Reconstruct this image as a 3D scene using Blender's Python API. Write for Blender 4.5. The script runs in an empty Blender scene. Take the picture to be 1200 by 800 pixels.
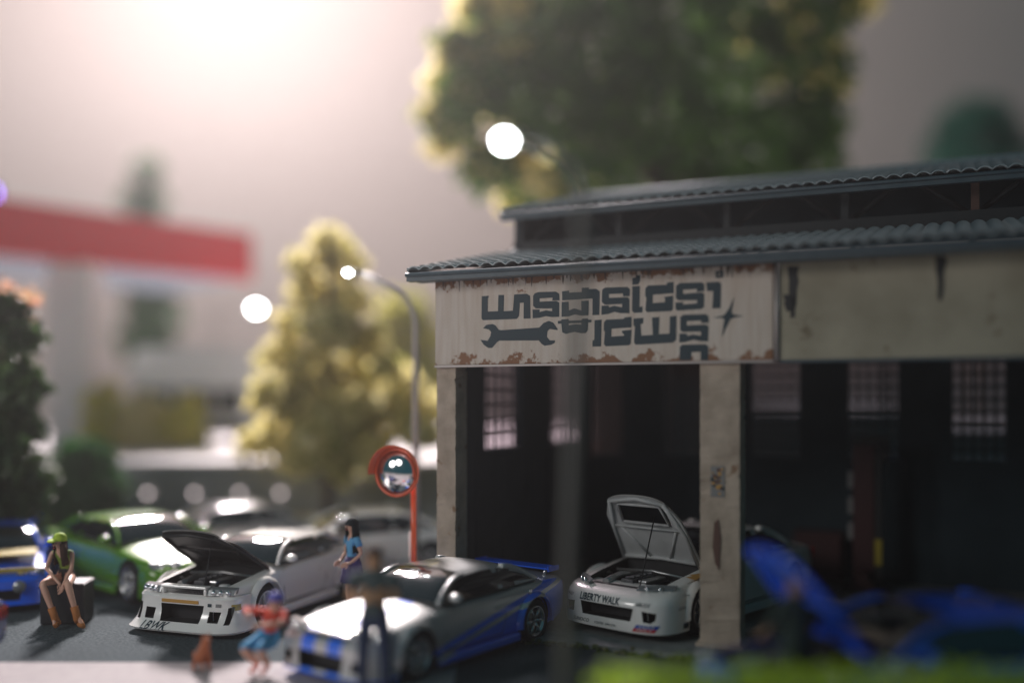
import bpy, bmesh, math, random
import numpy as np
from mathutils import Vector, Matrix, geometry
from mathutils.bvhtree import BVHTree
R = math.radians
random.seed(7); np.random.seed(7)
C = bpy.context.collection
scene = bpy.context.scene

# ------------------------------------------------------------------ camera
F = 1167.0; CH = 3.6; HY = 470.0            # focal length in photo pixels, eye height, horizon row
def P(px, py, Y):                           # photo pixel at depth Y -> world
    return Vector(((px-600)/F*Y, Y, CH+(HY-py)/F*Y))
cam_d = bpy.data.cameras.new('camera'); cam = bpy.data.objects.new('camera', cam_d); C.objects.link(cam)
cam.location = (0, 0, CH); cam.rotation_euler = (R(90), 0, 0)
cam_d.lens = 35.0; cam_d.sensor_width = 36.0
cam_d.shift_y = 70.0/1200.0
cam_d.clip_start = 0.1; cam_d.clip_end = 400
cam_d.dof.use_dof = True; cam_d.dof.focus_distance = 15.4
cam_d.dof.aperture_fstop = 0.035/0.72       # a fast lens a hand's breadth from a 1:64 model
scene.camera = cam
scene.view_settings.view_transform = 'Standard'; scene.view_settings.look = 'None'
scene.view_settings.exposure = 0.0; scene.view_settings.gamma = 1.0
scene.cycles.use_denoising = True
scene.cycles.max_bounces = 8; scene.cycles.volume_bounces = 0
scene.cycles.sample_clamp_indirect = 8

# ------------------------------------------------------------------ light (indoor display: lamps only)
w = bpy.data.worlds.new('World'); scene.world = w; w.use_nodes = True
w.node_tree.nodes['Background'].inputs[0].default_value = (0.05, 0.44, 0.56, 1)
w.node_tree.nodes['Background'].inputs[1].default_value = 0.12
def lamp(name, typ, loc, target, power, col, size=1.0, spread=None):
    d = bpy.data.lights.new(name, typ); o = bpy.data.objects.new(name, d); C.objects.link(o)
    o.location = loc; d.energy = power; d.color = col
    if typ == 'AREA':
        d.shape = 'DISK'; d.size = size
        if spread: d.spread = spread
    else: d.shadow_soft_size = size
    dv = Vector(target)-Vector(loc); o.rotation_euler = dv.to_track_quat('-Z', 'Y').to_euler()
    return o
lamp('key_lamp', 'AREA', (-21, 70, 40), (-2, 16, 0), 40000, (1.0, 0.90, 0.89), 8.0, R(110))
lamp('backdrop_lamp', 'POINT', (-27, 67, 52), (0, 0, 0), 68000, (1.0, 0.87, 0.89), 2.0)
lamp('fill_lamp', 'AREA', (-17, 0, 12), (0, 16, 3), 820, (1.0, 0.95, 0.92), 6.0)
lamp('side_lamp', 'AREA', (-17, 8, 7.5), (-3, 16, .5), 480, (1.0, 0.95, 0.93), 4.0)  # unseen fill added to lift the cars on the left

# ------------------------------------------------------------------ materials
MATS = {}
def mat(name, col, rough=0.6, metal=0.0, coat=0.0, noise=None, bump=0.0, nscale=8.0, emit=None, spec=0.5, trans=0.0, alpha=1.0):
    if name in MATS: return MATS[name]
    m = bpy.data.materials.new(name); m.use_nodes = True; nt = m.node_tree; b = nt.nodes['Principled BSDF']
    b.inputs['Base Color'].default_value = (*col, 1); b.inputs['Roughness'].default_value = rough
    b.inputs['Metallic'].default_value = metal; b.inputs['Coat Weight'].default_value = coat
    b.inputs['Coat Roughness'].default_value = 0.08
    b.inputs['Specular IOR Level'].default_value = spec
    b.inputs['Transmission Weight'].default_value = trans
    tc = nt.nodes.new('ShaderNodeTexCoord')
    n = nt.nodes.new('ShaderNodeTexNoise'); n.inputs['Scale'].default_value = nscale; n.inputs['Detail'].default_value = 6
    nt.links.new(tc.outputs['Object'], n.inputs['Vector'])
    if noise is not None:
        r = nt.nodes.new('ShaderNodeValToRGB'); r.color_ramp.elements[0].position = .3; r.color_ramp.elements[1].position = .7
        r.color_ramp.elements[0].color = (*col, 1); r.color_ramp.elements[1].color = (*noise, 1)
        nt.links.new(n.outputs['Fac'], r.inputs[0]); nt.links.new(r.outputs[0], b.inputs['Base Color'])
    if bump:
        bp = nt.nodes.new('ShaderNodeBump'); bp.inputs['Strength'].default_value = bump; bp.inputs['Distance'].default_value = .02
        nt.links.new(n.outputs['Fac'], bp.inputs['Height']); nt.links.new(bp.outputs[0], b.inputs['Normal'])
    if emit:
        b.inputs['Emission Color'].default_value = (*emit[0], 1); b.inputs['Emission Strength'].default_value = emit[1]
    MATS[name] = m; return m

def leaf_mat(name, c1, c2, tr=0.5, sc=1.3):
    m = bpy.data.materials.new(name); m.use_nodes = True; nt = m.node_tree; nt.nodes.clear()
    out = nt.nodes.new('ShaderNodeOutputMaterial'); mx = nt.nodes.new('ShaderNodeMixShader')
    d = nt.nodes.new('ShaderNodeBsdfPrincipled'); d.inputs['Roughness'].default_value = .45; t = nt.nodes.new('ShaderNodeBsdfTranslucent')
    tc = nt.nodes.new('ShaderNodeTexCoord'); n = nt.nodes.new('ShaderNodeTexNoise'); n.inputs['Scale'].default_value = sc
    r = nt.nodes.new('ShaderNodeValToRGB'); r.color_ramp.elements[0].color = (*c1, 1); r.color_ramp.elements[1].color = (*c2, 1)
    r.color_ramp.elements[0].position = .35; r.color_ramp.elements[1].position = .65
    nt.links.new(tc.outputs['Object'], n.inputs[0]); nt.links.new(n.outputs[0], r.inputs[0])
    nt.links.new(r.outputs[0], d.inputs['Base Color']); nt.links.new(r.outputs[0], t.inputs[0])
    mx.inputs[0].default_value = tr
    nt.links.new(d.outputs[0], mx.inputs[1]); nt.links.new(t.outputs[0], mx.inputs[2]); nt.links.new(mx.outputs[0], out.inputs[0])
    MATS[name] = m; return m

def grunge(name, base, dirt, rust, edge=None, scale=1.0, rough=.75, bump=.3, stretch=9):
    """plaster / painted metal with dirt streaks and rust blotches"""
    m = bpy.data.materials.new(name); m.use_nodes = True; nt = m.node_tree; b = nt.nodes['Principled BSDF']
    L = nt.links.new; N = nt.nodes.new
    tc = N('ShaderNodeTexCoord')
    n1 = N('ShaderNodeTexNoise'); n1.inputs['Scale'].default_value = 2.2*scale; n1.inputs['Detail'].default_value = 8; n1.inputs['Roughness'].default_value = .65
    mp = N('ShaderNodeMapping'); mp.inputs['Scale'].default_value = (stretch*scale, stretch*scale, (.9 if stretch > 5 else 2)*scale)
    n2 = N('ShaderNodeTexNoise'); n2.inputs['Scale'].default_value = 1.0; n2.inputs['Detail'].default_value = 5
    n3 = N('ShaderNodeTexNoise'); n3.inputs['Scale'].default_value = 30*scale; n3.inputs['Detail'].default_value = 5
    L(tc.outputs['Object'], n1.inputs[0]); L(tc.outputs['Object'], mp.inputs[0]); L(mp.outputs[0], n2.inputs[0]); L(tc.outputs['Object'], n3.inputs[0])
    def ramp(a, c, src):
        r = N('ShaderNodeValToRGB'); r.color_ramp.elements[0].position = a; r.color_ramp.elements[1].position = c
        L(src, r.inputs[0]); return r.outputs[0]
    def mixc(f, a, c):
        x = N('ShaderNodeMix'); x.data_type = 'RGBA'; L(f, x.inputs[0])
        if isinstance(a, tuple): x.inputs[6].default_value = (*a, 1)
        else: L(a, x.inputs[6])
        x.inputs[7].default_value = (*c, 1); return x.outputs[2]
    c = mixc(ramp(.38, .72, n2.outputs[0]), base, dirt)
    rf = ramp(.60, .66, n1.outputs[0])
    if edge:                                   # rust gathers along the top and bottom edge of a board
        z0, z1 = edge
        s = N('ShaderNodeSeparateXYZ'); L(tc.outputs['Object'], s.inputs[0])
        mr = N('ShaderNodeMapRange'); mr.inputs[1].default_value = (z0+z1)/2; mr.inputs[2].default_value = z1
        ab = N('ShaderNodeMath'); ab.operation = 'SUBTRACT'; L(s.outputs[2], ab.inputs[0]); ab.inputs[1].default_value = (z0+z1)/2
        ab2 = N('ShaderNodeMath'); ab2.operation = 'ABSOLUTE'; L(ab.outputs[0], ab2.inputs[0])
        mr2 = N('ShaderNodeMapRange'); mr2.inputs[1].default_value = (z1-z0)*.26; mr2.inputs[2].default_value = (z1-z0)*.5
        mr2.inputs[3].default_value = -.10; mr2.inputs[4].default_value = .19; L(ab2.outputs[0], mr2.inputs[0])
        ad = N('ShaderNodeMath'); ad.operation = 'ADD'; L(n1.outputs[0], ad.inputs[0]); L(mr2.outputs[0], ad.inputs[1])
        rf = ramp(.615, .66, ad.outputs[0])
    c = mixc(rf, c, rust)
    L(c, b.inputs['Base Color']); b.inputs['Roughness'].default_value = rough
    bp = N('ShaderNodeBump'); bp.inputs['Strength'].default_value = bump; bp.inputs['Distance'].default_value = .03
    L(n3.outputs[0], bp.inputs['Height']); L(bp.outputs[0], b.inputs['Normal'])
    MATS[name] = m; return m

def glass(name, col, tint=.25, rough=.03):
    m = bpy.data.materials.new(name); m.use_nodes = True; nt = m.node_tree; nt.nodes.clear()
    out = nt.nodes.new('ShaderNodeOutputMaterial'); mx = nt.nodes.new('ShaderNodeMixShader')
    t = nt.nodes.new('ShaderNodeBsdfTransparent'); t.inputs[0].default_value = (*col, 1)
    g = nt.nodes.new('ShaderNodeBsdfGlossy'); g.inputs['Roughness'].default_value = rough
    fr = nt.nodes.new('ShaderNodeLayerWeight'); pw_ = nt.nodes.new('ShaderNodeMath'); pw_.operation = 'POWER'; pw_.inputs[1].default_value = 5
    nt.links.new(fr.outputs['Facing'], pw_.inputs[0]); ad = nt.nodes.new('ShaderNodeMath'); ad.operation = 'MAXIMUM'; ad.inputs[1].default_value = tint*.2; fr = pw_
    nt.links.new(fr.outputs[0], ad.inputs[0]); nt.links.new(ad.outputs[0], mx.inputs[0])
    nt.links.new(t.outputs[0], mx.inputs[1]); nt.links.new(g.outputs[0], mx.inputs[2]); nt.links.new(mx.outputs[0], out.inputs[0])
    MATS[name] = m; return m

M = MATS
mat('asphalt', (.030, .042, .048), .95, spec=.10, noise=(.085, .105, .115), bump=1.0, nscale=22)
mat('pavement', (.34, .31, .32), .9, spec=.15, noise=(.42, .39, .39), bump=.3, nscale=6)
mat('wall_grey', (.20, .22, .22), .8, noise=(.26, .28, .28), nscale=1.2)
mat('road_pale', (.66, .62, .63), .7, noise=(.75, .71, .72), nscale=.8)
mat('backdrop', (.58, .505, .455), .9, noise=(.61, .535, .485), nscale=.03)
mat('floor_far', (.30, .30, .28), .9, noise=(.36, .35, .33), nscale=.2)
mat('dark_metal', (.03, .035, .04), .5, metal=.5)
mat('black', (.012, .013, .015), .55)
mat('tyre', (.014, .015, .017), .8, bump=.3, nscale=40)
mat('rubber', (.02, .02, .022), .6)
mat('rim_silver', (.62, .62, .63), .25, metal=.9)
mat('rim_white', (.75, .74, .75), .3, coat=.5)
mat('chrome', (.8, .8, .82), .08, metal=1.0)
mat('red_plastic', (.80, .11, .03), .4, coat=.4)
mat('white_paint', (.84, .83, .80), .28, coat=1.0)
mat('white_flat', (.72, .72, .72), .5)
mat('hood_under', (.42, .43, .43), .5, noise=(.5, .51, .51), nscale=5)
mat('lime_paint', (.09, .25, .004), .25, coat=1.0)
mat('blue_paint', (.004, .12, .88), .25, coat=1.0)
mat('navy_paint', (.005, .02, .20), .25, coat=1.0)
mat('yellow_paint', (.38, .29, .03), .4, coat=.3)
mat('grey_paint', (.45, .44, .45), .28, metal=.3, coat=1.0)
mat('engine', (.05, .055, .06), .5, metal=.4, noise=(.12, .12, .13), nscale=12)
mat('engine_light', (.5, .5, .5), .3, metal=.8)
mat('print_dark', (.012, .035, .05), .6)
mat('print_grey', (.22, .22, .22), .6)
mat('print_blue', (.01, .07, .38), .5); mat('print_red', (.55, .04, .05), .5); mat('print_gold', (.50, .27, .06), .5); mat('print_pale', (.7,.7,.7), .5)
mat('lens', (.25, .27, .28), .08, metal=.3, coat=1.0)
mat('tail_red', (.45, .01, .01), .2, coat=1.0)
mat('glass_dark', (.012, .014, .017), .05, coat=1.0, spec=.8)
mat('concrete_slab', (.16, .18, .18), .7, noise=(.24, .26, .26), bump=.6, nscale=7)
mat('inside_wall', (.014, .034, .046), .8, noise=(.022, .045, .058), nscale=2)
mat('roof_metal', (.36, .40, .42), .32, metal=.3, noise=(.44, .48, .50), nscale=3)
mat('gutter', (.045, .075, .095), .5, noise=(.07, .10, .12), nscale=4)
mat('truss', (.02, .024, .028), .6)
mat('truss_rust', (.12, .06, .045), .7)
mat('lift_red', (.045, .007, .008), .5)
mat('pole_grey', (.46, .41, .39), .45, metal=.3)
mat('pole_dark', (.12, .12, .11), .5)
mat('led', (1, 1, 1), .5, emit=((.93, .97, 1.0), 90))
mat('led_dim', (1, .9, .9), .5, emit=((1, .85, .85), 3.2))
mat('neon', (.2, .1, .9), .5, emit=((.35, .18, 1.0), 9))
mat('skin', (.60, .34, .24), .55)
mat('skin_tan', (.42, .24, .13), .55)
mat('hair_black', (.010, .018, .022), .8, spec=.1, bump=.6, nscale=30)
mat('hair_brown', (.05, .026, .02), .8, spec=.1, bump=.6, nscale=30)
mat('cap_lime', (.34, .48, .02), .7)
mat('top_lime', (.16, .26, .03), .8)
mat('shirt_blue', (.10, .33, .58), .8); mat('skirt_purple', (.055, .04, .14), .85)
mat('boots', (.38, .13, .025), .7); mat('shirt_grey', (.05, .075, .08), .85); mat('trousers_navy', (.015, .03, .075), .85)
mat('red_cloth', (.62, .07, .04), .8); mat('cap_purple', (.10, .10, .42), .7); mat('shorts_blue', (.03, .25, .48), .8); mat('shoes_pink', (.75, .35, .30), .7)
mat('cloth_green', (.03, .055, .045), .9); mat('fur_orange', (.42, .13, .05), .9, noise=(.3, .1, .05), nscale=12); mat('fur_grey', (.13, .09, .08), .9)
mat('bark', (.09, .06, .04), .9, noise=(.15, .11, .08), nscale=5, bump=.6)
mat('canopy_red', (.75, .015, .025), .5); mat('canopy_white', (.82, .74, .72), .6); mat('canopy_under', (.10, .13, .17), .7)
mat('van_white', (.72, .70, .71), .3, coat=1.0)
mat('moss', (.05, .10, .02), .95, noise=(.13, .12, .07), nscale=10, bump=.8)
grunge('sign_board', (.66, .58, .51), (.58, .48, .40), (.27, .13, .07), edge=(4.18, 5.54), scale=1.5)
grunge('fascia', (.40, .36, .27), (.27, .24, .17), (.16, .12, .07), scale=.55, stretch=2)
grunge('plaster', (.60, .49, .39), (.38, .30, .23), (.30, .18, .11), scale=1.5, bump=1.0, stretch=2)
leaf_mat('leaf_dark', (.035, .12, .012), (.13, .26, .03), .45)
leaf_mat('leaf_sun', (.82, .73, .32), (.90, .84, .50), .7)  # pale leaf colour with the backlight put into it
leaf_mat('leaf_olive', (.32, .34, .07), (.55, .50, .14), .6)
leaf_mat('leaf_green', (.012, .07, .015), (.03, .13, .02), .35)
leaf_mat('leaf_teal', (.01, .12, .08), (.02, .2, .13), .3)
leaf_mat('leaf_lime', (.48, .70, .01), (.58, .78, .02), .4)
leaf_mat('leaf_deep', (.014, .045, .012), (.06, .11, .03), .35)
leaf_mat('leaf_yellow', (.62, .60, .05), (.78, .70, .12), .55)
leaf_mat('petal', (.75, .35, .25), (.75, .5, .15), .5)
glass('pane_glass', (.64, .60, .63))
glass('car_glass', (.10, .11, .13), .5)

# ------------------------------------------------------------------ mesh helpers
class MB:
    def __init__(s): s.bm = bmesh.new()
    def _fin(s, vs, mi):
        for f in {f for v in vs for f in v.link_faces}: f.material_index = mi
    def box(s, c, d, mi=0, rot=None):
        r = bmesh.ops.create_cube(s.bm, size=1.0); vs = r['verts']
        for v in vs:
            p = Vector((v.co.x*d[0], v.co.y*d[1], v.co.z*d[2]))
            if rot is not None: p = rot @ p
            v.co = p+Vector(c)
        s._fin(vs, mi); return s
    def span(s, a, b, mi=0):
        return s.box([(a[i]+b[i])/2 for i in range(3)], [abs(b[i]-a[i]) for i in range(3)], mi)
    def tube(s, pts, r, n=10, mi=0, flat=1.0):
        pts = [Vector(p) for p in pts]; rs = r if isinstance(r, (list, tuple)) else [r]*len(pts)
        rings = []; ref = None
        for i, p in enumerate(pts):
            d = (pts[min(i+1, len(pts)-1)]-pts[max(i-1, 0)]).normalized()
            if ref is None: ref = Vector((0, 0, 1)) if abs(d.z) < .9 else Vector((1, 0, 0))
            a = d.cross(ref).normalized(); b = d.cross(a).normalized(); ref = -b if (-b).dot(ref) > 0 else b
            rings.append([s.bm.verts.new(p+a*math.cos(t)*rs[i]+b*math.sin(t)*rs[i]*flat) for t in [2*math.pi*k/n for k in range(n)]])
        for A, B in zip(rings, rings[1:]):
            for k in range(n):
                f = s.bm.faces.new((A[k], A[(k+1) % n], B[(k+1) % n], B[k])); f.material_index = mi; f.smooth = True
        for rg, rev in ((rings[0], 1), (rings[-1], 0)):
            f = s.bm.faces.new(rg[::-1] if not rev else rg); f.material_index = mi
        return s
    def lathe(s, prof, n=24, axis='Y', c=(0, 0, 0), mi=0, smooth=True):
        rings = []
        for r, h in prof:
            row = []
            for k in range(n):
                t = 2*math.pi*k/n; a, b = math.cos(t)*r, math.sin(t)*r
                co = {'Y': (a, h, b), 'Z': (a, b, h), 'X': (h, a, b)}[axis]
                row.append(s.bm.verts.new(Vector(co)+Vector(c)))
            rings.append(row)
        for A, B in zip(rings, rings[1:]):
            for k in range(n):
                f = s.bm.faces.new((A[k], A[(k+1) % n], B[(k+1) % n], B[k])); f.material_index = mi; f.smooth = smooth
        return s
    def ball(s, c, r, mi=0, u=12, v=8, rot=None):
        rr = bmesh.ops.create_uvsphere(s.bm, u_segments=u, v_segments=v, radius=1.0)
        r = r if isinstance(r, (tuple, list)) else (r, r, r)
        for vv in rr['verts']:
            p = Vector((vv.co.x*r[0], vv.co.y*r[1], vv.co.z*r[2]))
            if rot is not None: p = rot @ p
            vv.co = p+Vector(c)
        for f in {f for q in rr['verts'] for f in q.link_faces}: f.material_index = mi; f.smooth = True
        return s
    def poly(s, pts, mi=0):
        f = s.bm.faces.new([s.bm.verts.new(p) for p in pts]); f.material_index = mi; return s
    def prism(s, pts, vec, mi=0):
        v = Vector(vec); A = [s.bm.verts.new(p) for p in pts]; B = [s.bm.verts.new(Vector(p)+v) for p in pts]
        n = len(A); fs = [s.bm.faces.new(A), s.bm.faces.new(B[::-1])]
        for k in range(n): fs.append(s.bm.faces.new((A[k], B[k], B[(k+1) % n], A[(k+1) % n])))
        for f in fs: f.material_index = mi
        return s
    def grid(s, rows, mi=0, thick=None, smooth=True):
        vs = [[s.bm.verts.new(p) for p in r] for r in rows]
        fs = []
        for i in range(len(vs)-1):
            for j in range(len(vs[0])-1):
                f = s.bm.faces.new((vs[i][j], vs[i][j+1], vs[i+1][j+1], vs[i+1][j])); f.material_index = mi; f.smooth = smooth; fs.append(f)
        return s
    def build(s, name, m, parent=None, recalc=True, sharp=None, bevel=None):
        if recalc: bmesh.ops.recalc_face_normals(s.bm, faces=s.bm.faces)
        me = bpy.data.meshes.new(name); s.bm.to_mesh(me); s.bm.free()
        for x in (m if isinstance(m, (list, tuple)) else [m]): me.materials.append(MATS[x] if isinstance(x, str) else x)
        if sharp:
            for p in me.polygons: p.use_smooth = True
            me.set_sharp_from_angle(angle=R(sharp))
        o = bpy.data.objects.new(name, me); C.objects.link(o)
        if parent: o.parent = parent
        if bevel:
            b = o.modifiers.new('bevel', 'BEVEL'); b.width = bevel; b.segments = 2; b.limit_method = 'ANGLE'
        return o
def tag(o, label=None, cat=None, group=None, kind=None):
    if label: o['label'] = label
    if cat: o['category'] = cat
    if group: o['group'] = group
    if kind: o['kind'] = kind
    return o
def empty(name, loc, rz, label, cat, group=None, scale=1.0):
    o = bpy.data.objects.new(name, None); C.objects.link(o); o.location = loc; o.rotation_euler = (0, 0, rz); o.scale = (scale,)*3
    o.empty_display_size = .2
    return tag(o, label, cat, group)
def cut(o, cutter):
    """boolean difference; the cut faces keep the cutter's material index"""
    me = bpy.data.meshes.new('c'); bmesh.ops.recalc_face_normals(cutter.bm, faces=cutter.bm.faces); cutter.bm.to_mesh(me); cutter.bm.free()
    for m in o.data.materials: me.materials.append(m)
    co = bpy.data.objects.new('c', me); C.objects.link(co)
    par = o.parent; o.parent = None
    md = o.modifiers.new('b', 'BOOLEAN'); md.operation = 'DIFFERENCE'; md.object = co; md.solver = 'EXACT'; md.use_self = True
    dg = bpy.context.evaluated_depsgraph_get(); dg.update()
    nm = bpy.data.meshes.new_from_object(o.evaluated_get(dg)); o.modifiers.remove(md); old = o.data; nm.name = old.name
    if len(nm.polygons) > 10: o.data = nm
    bpy.data.objects.remove(co); bpy.data.meshes.remove(me); o.parent = par
    return o
def pchip(x, xs, ys):
    xs = np.array(xs, float); ys = np.array(ys, float)
    h = np.diff(xs); d = np.diff(ys)/h; m = np.zeros(len(xs))
    for i in range(1, len(xs)-1):
        if d[i-1]*d[i] > 0: m[i] = 2*d[i-1]*d[i]/(d[i-1]+d[i])
    m[0] = d[0]; m[-1] = d[-1]
    i = int(np.clip(np.searchsorted(xs, x)-1, 0, len(xs)-2)); t = (x-xs[i])/h[i]
    return float((2*t**3-3*t**2+1)*ys[i]+(t**3-2*t**2+t)*h[i]*m[i]+(-2*t**3+3*t**2)*ys[i+1]+(t**3-t**2)*h[i]*m[i+1])
def chaikin(pts, n=2):
    for _ in range(n):
        q = [pts[0]]
        for a, b in zip(pts, pts[1:]):
            q += [(a[0]*.75+b[0]*.25, a[1]*.75+b[1]*.25), (a[0]*.25+b[0]*.75, a[1]*.25+b[1]*.75)]
        q.append(pts[-1]); pts = q
    return pts

# ------------------------------------------------------------------ setting
MB().span((-120, -12, -.6), (120, 110, -.012)).build('ground', 'floor_far')['kind'] = 'structure'
MB().poly([(-40, 12.9, -.004), (-40, 30, -.004), (40, 30, -.004), (40, 12.9, -.004)]).build('asphalt_yard', 'asphalt')['kind'] = 'structure'
MB().poly([(-30, 3, 0), (-30, 13.75, 0), (-.75, 13.75, 0), (-.75, 3, 0)]).build('pavement', 'pavement')['kind'] = 'structure'
MB().poly([(-.746, 3, -.002), (-.746, 13.3, -.002), (30, 13.3, -.002), (30, 3, -.002)]).build('road', 'asphalt')['kind'] = 'structure'  # dark sheet laid in place of pavement to paint in the shadow
MB().span((-70, 96, -1), (110, 97, 80)).build('backdrop_wall', 'backdrop')['kind'] = 'structure'
# raised deck behind the yard: retaining wall, pale road on top, far verge
dw = empty('retaining_wall', (-14, 28, 0), 0, 'long grey retaining wall behind the parked cars, under the pale upper road', 'wall')
for k in range(18):
    MB().span((-22+k*2.6, 0, -.01), (-22+k*2.6+2.585, .35, 1.80)).build('wall_panel', 'wall_grey', dw)
MB().span((-22, -.05, 1.803), (24.8, .5, 1.92)).build('coping', 'road_pale', dw)
MB().span((-60, 28.5, -.01), (40, 60, 1.915)).build('upper_road', 'road_pale')['kind'] = 'structure'
for k, px in enumerate((172, 227, 280, 328)):
    p = P(px, 578, 27.9)  # reflective wall studs; their glint is put in as emission
    o = MB().lathe([(0.001, -.03), (.035, -.03), (.05, 0), (.05, .06)], 12, 'Y').build('marker_lamp', 'led_dim'); o.location = p
    tag(o, ['small round marker lamp on the grey wall, nearest the green hedge', 'small round marker lamp on the grey wall, left of the grey car roof',
            'small round marker lamp on the grey wall, above the grey car roof', 'small round marker lamp on the grey wall, right of the grey car roof'][k], 'lamp', 'marker lamps on the retaining wall')

# ------------------------------------------------------------------ garage
TH = math.atan2(-.410, .912)
G0 = Vector((3.05, 14.24, 0))
g = empty('repair_garage', G0, TH, 'old open-fronted repair garage with grey ribbed double roof and plaster pillars', 'garage')
GM = Matrix.Translation(G0) @ Matrix.Rotation(TH, 4, 'Z'); GI = GM.inverted()
XL, XR, D = -4.68, 9.5, 13.8
def on_plane(px, py, yl):                    # photo pixel -> point on the garage plane y = yl (local)
    o = GI @ Vector((0, 0, CH)); d = (GI.to_3x3() @ Vector(((px-600)/F, 1, (HY-py)/F)))
    return o+d*((yl-o.y)/d.y)
MB().span((XL-.05, -.55, -.02), (XR, D, .07)).build('floor_slab', 'concrete_slab', g)
# rough mossy slab edge
mb = MB()
for k in range(330):
    x = random.uniform(XL, XR-1); mb.ball((x, -.58+random.uniform(-.07, .05), random.uniform(.0, .065)), (random.uniform(.02, .07), random.uniform(.02, .05), random.uniform(.01, .035)), 0, 6, 4)
mo = mb.build('moss', 'moss', g); mo['kind'] = 'stuff'
for x0 in (XL, -.364, 4.1, 8.4):
    wd = .34 if x0 == XL else .57
    mb = MB(); nz = 70; rows = []
    for i in range(nz+1):                      # crumbly plaster pillar
        z = .07+(4.18-.07)*i/nz; e = lambda: random.uniform(-.004, .004)+(random.random() < .05)*random.uniform(-.022, .0)
        r = [(x0+e(), e(), z), (x0+wd/2, e(), z), (x0+wd+e(), e(), z), (x0+wd+e(), .2, z), (x0+wd+e(), .4, z), (x0+wd/2, .4, z), (x0+e(), .4, z), (x0+e(), .2, z)]
        rows.append(r+[r[0]])
    mb.grid(rows, 0, smooth=False); mb.build('pillar', 'plaster', g)
    mb = MB()
    mb.span((x0-.06, -.06, .07), (x0+wd+.06, .46, .13)); mb.build('pillar_base', 'plaster', g, bevel=.02)
# peeling poster patch and stain on the pillar
mb = MB(); mb.poly([on_plane(833, 546, -.012), on_plane(849, 546, -.012), on_plane(849, 582, -.012), on_plane(833, 582, -.012)]); po = mb.build('peeled_poster', 'print_grey', g)
mb = MB()
for _ in range(26):
    a, b = random.uniform(835, 847), random.uniform(549, 578); s = random.uniform(1, 3.0)
    mb.poly([on_plane(a-s, b-s*.8, -.016-.0002*_), on_plane(a+s, b-s*.5, -.016-.0002*_), on_plane(a+s*.6, b+s, -.016-.0002*_), on_plane(a-s*.8, b+s*.7, -.016-.0002*_)], random.choice((0, 1, 2)))
mb.build('poster_print', ['print_dark', 'print_gold', 'truss_rust'], g)
mb = MB(); mb.poly([on_plane(a, b, -.015) for a, b in ((837, 612), (842, 608), (845, 630), (843, 668), (838, 660), (835, 640))]); mb.build('rust_stain', 'truss_rust', g)
# fascia wall above the second bay + beams
def cutwall(x0, x1, z0, z1, y0, y1, name, m):
    mb = MB(); mb.span((x0, y0, z0), (x1, y1, z1)); return mb.build(name, m, g)
SX1 = on_plane(907, 380, 0).x
cutwall(SX1+.09, XR, 4.18, 5.54, -.02, .18, 'fascia_panel', 'fascia')
cutwall(XL, SX1+.03, 4.16, 5.54, .02, .2, 'lintel', 'fascia')
MB().tube([(SX1+.045, -.04, 4.16), (SX1+.045, -.04, 5.5)], .035, 8).build('downpipe', 'pole_grey', g)
MB().span((SX1+.08, -.03, 4.14), (XR, .2, 4.177)).build('lintel_strip', 'gutter', g)
for (a, b, c_, d_) in ((930, 312, 12, 60), (1103, 300, 12, 52), (926, 345, 16, 20)):    # soot streaks down the fascia
    q = []
    n = 7
    for i in range(n+1): q.append(on_plane(a-c_/2*(1-.5*i/n)+random.uniform(-1.5, 1.5), b+d_*i/n, -.026))
    for i in range(n, -1, -1): q.append(on_plane(a+c_/2*(1-.7*i/n)+random.uniform(-1.5, 1.5), b+d_*i/n, -.026))
    MB().poly(q).build('soot_streak', 'black', g)
# walls with window holes: left side wall and back wall
def window(parent_pt, ax, nrm, w_, z0, z1, nc, nr):
    """frame with glazing bars, every pane a piece of its own"""
    A = Vector(parent_pt); ax = Vector(ax); nv = Vector(nrm)
    mb = MB()
    def bar(u0, u1, za, zb, t=.03):
        pts = [A+ax*u0, A+ax*u1, A+ax*u1+nv*t, A+ax*u0+nv*t]
        mb.prism([(p.x, p.y, za) for p in pts], (0, 0, zb-za))
    bw = .022
    for i in range(nc+1):
        u = w_*i/nc; bar(u-bw, u+bw, z0, z1)
    for j in range(nr+1):
        z = z0+(z1-z0)*j/nr; bar(bw, w_-bw, z-bw, z+bw, .026)
    f = mb.build('window', 'truss', g)
    pm = None
    for i in range(nc):
        for j in range(nr):
            u = w_*(i+.5)/nc; z = z0+(z1-z0)*(j+.5)/nr
            if pm is None:
                hw, hh = w_/nc/2-bw*.7, (z1-z0)/nr/2-bw*.7
                q = MB(); pts = [-ax*hw, ax*hw, ax*hw+nv*.006, -ax*hw+nv*.006]; q.prism([(p.x, p.y, -hh) for p in pts], (0, 0, 2*hh))
                o = q.build('pane', 'pane_glass', f); pm = o.data
            else:
                o = bpy.data.objects.new('pane', pm); C.objects.link(o); o.parent = f
            o.location = A+ax*u+nv*.012+Vector((0, 0, z))
    return f
WT = .18
def wall_with(name, s_at, total, wins, zb, zt, ztop, m):
    """wall along s with holes; s_at(s, off) gives the plan point"""
    mb = MB()
    def seg(s0, s1, z0, z1):
        a, b, c, d = s_at(s0, 0), s_at(s1, 0), s_at(s1, WT), s_at(s0, WT); mb.prism([(p[0], p[1], z0) for p in (a, b, c, d)], (0, 0, z1-z0))
    s = 0
    for (a, b) in wins:
        seg(s, a, .07, ztop); seg(a, b, .07, zb); seg(a, b, zt, ztop); s = b
    seg(s, total, .07, ztop); return mb.build(name, m, g)
DW = 6.6
left_w = [(.97, 2.6), (4.1, 5.9)]
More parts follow.
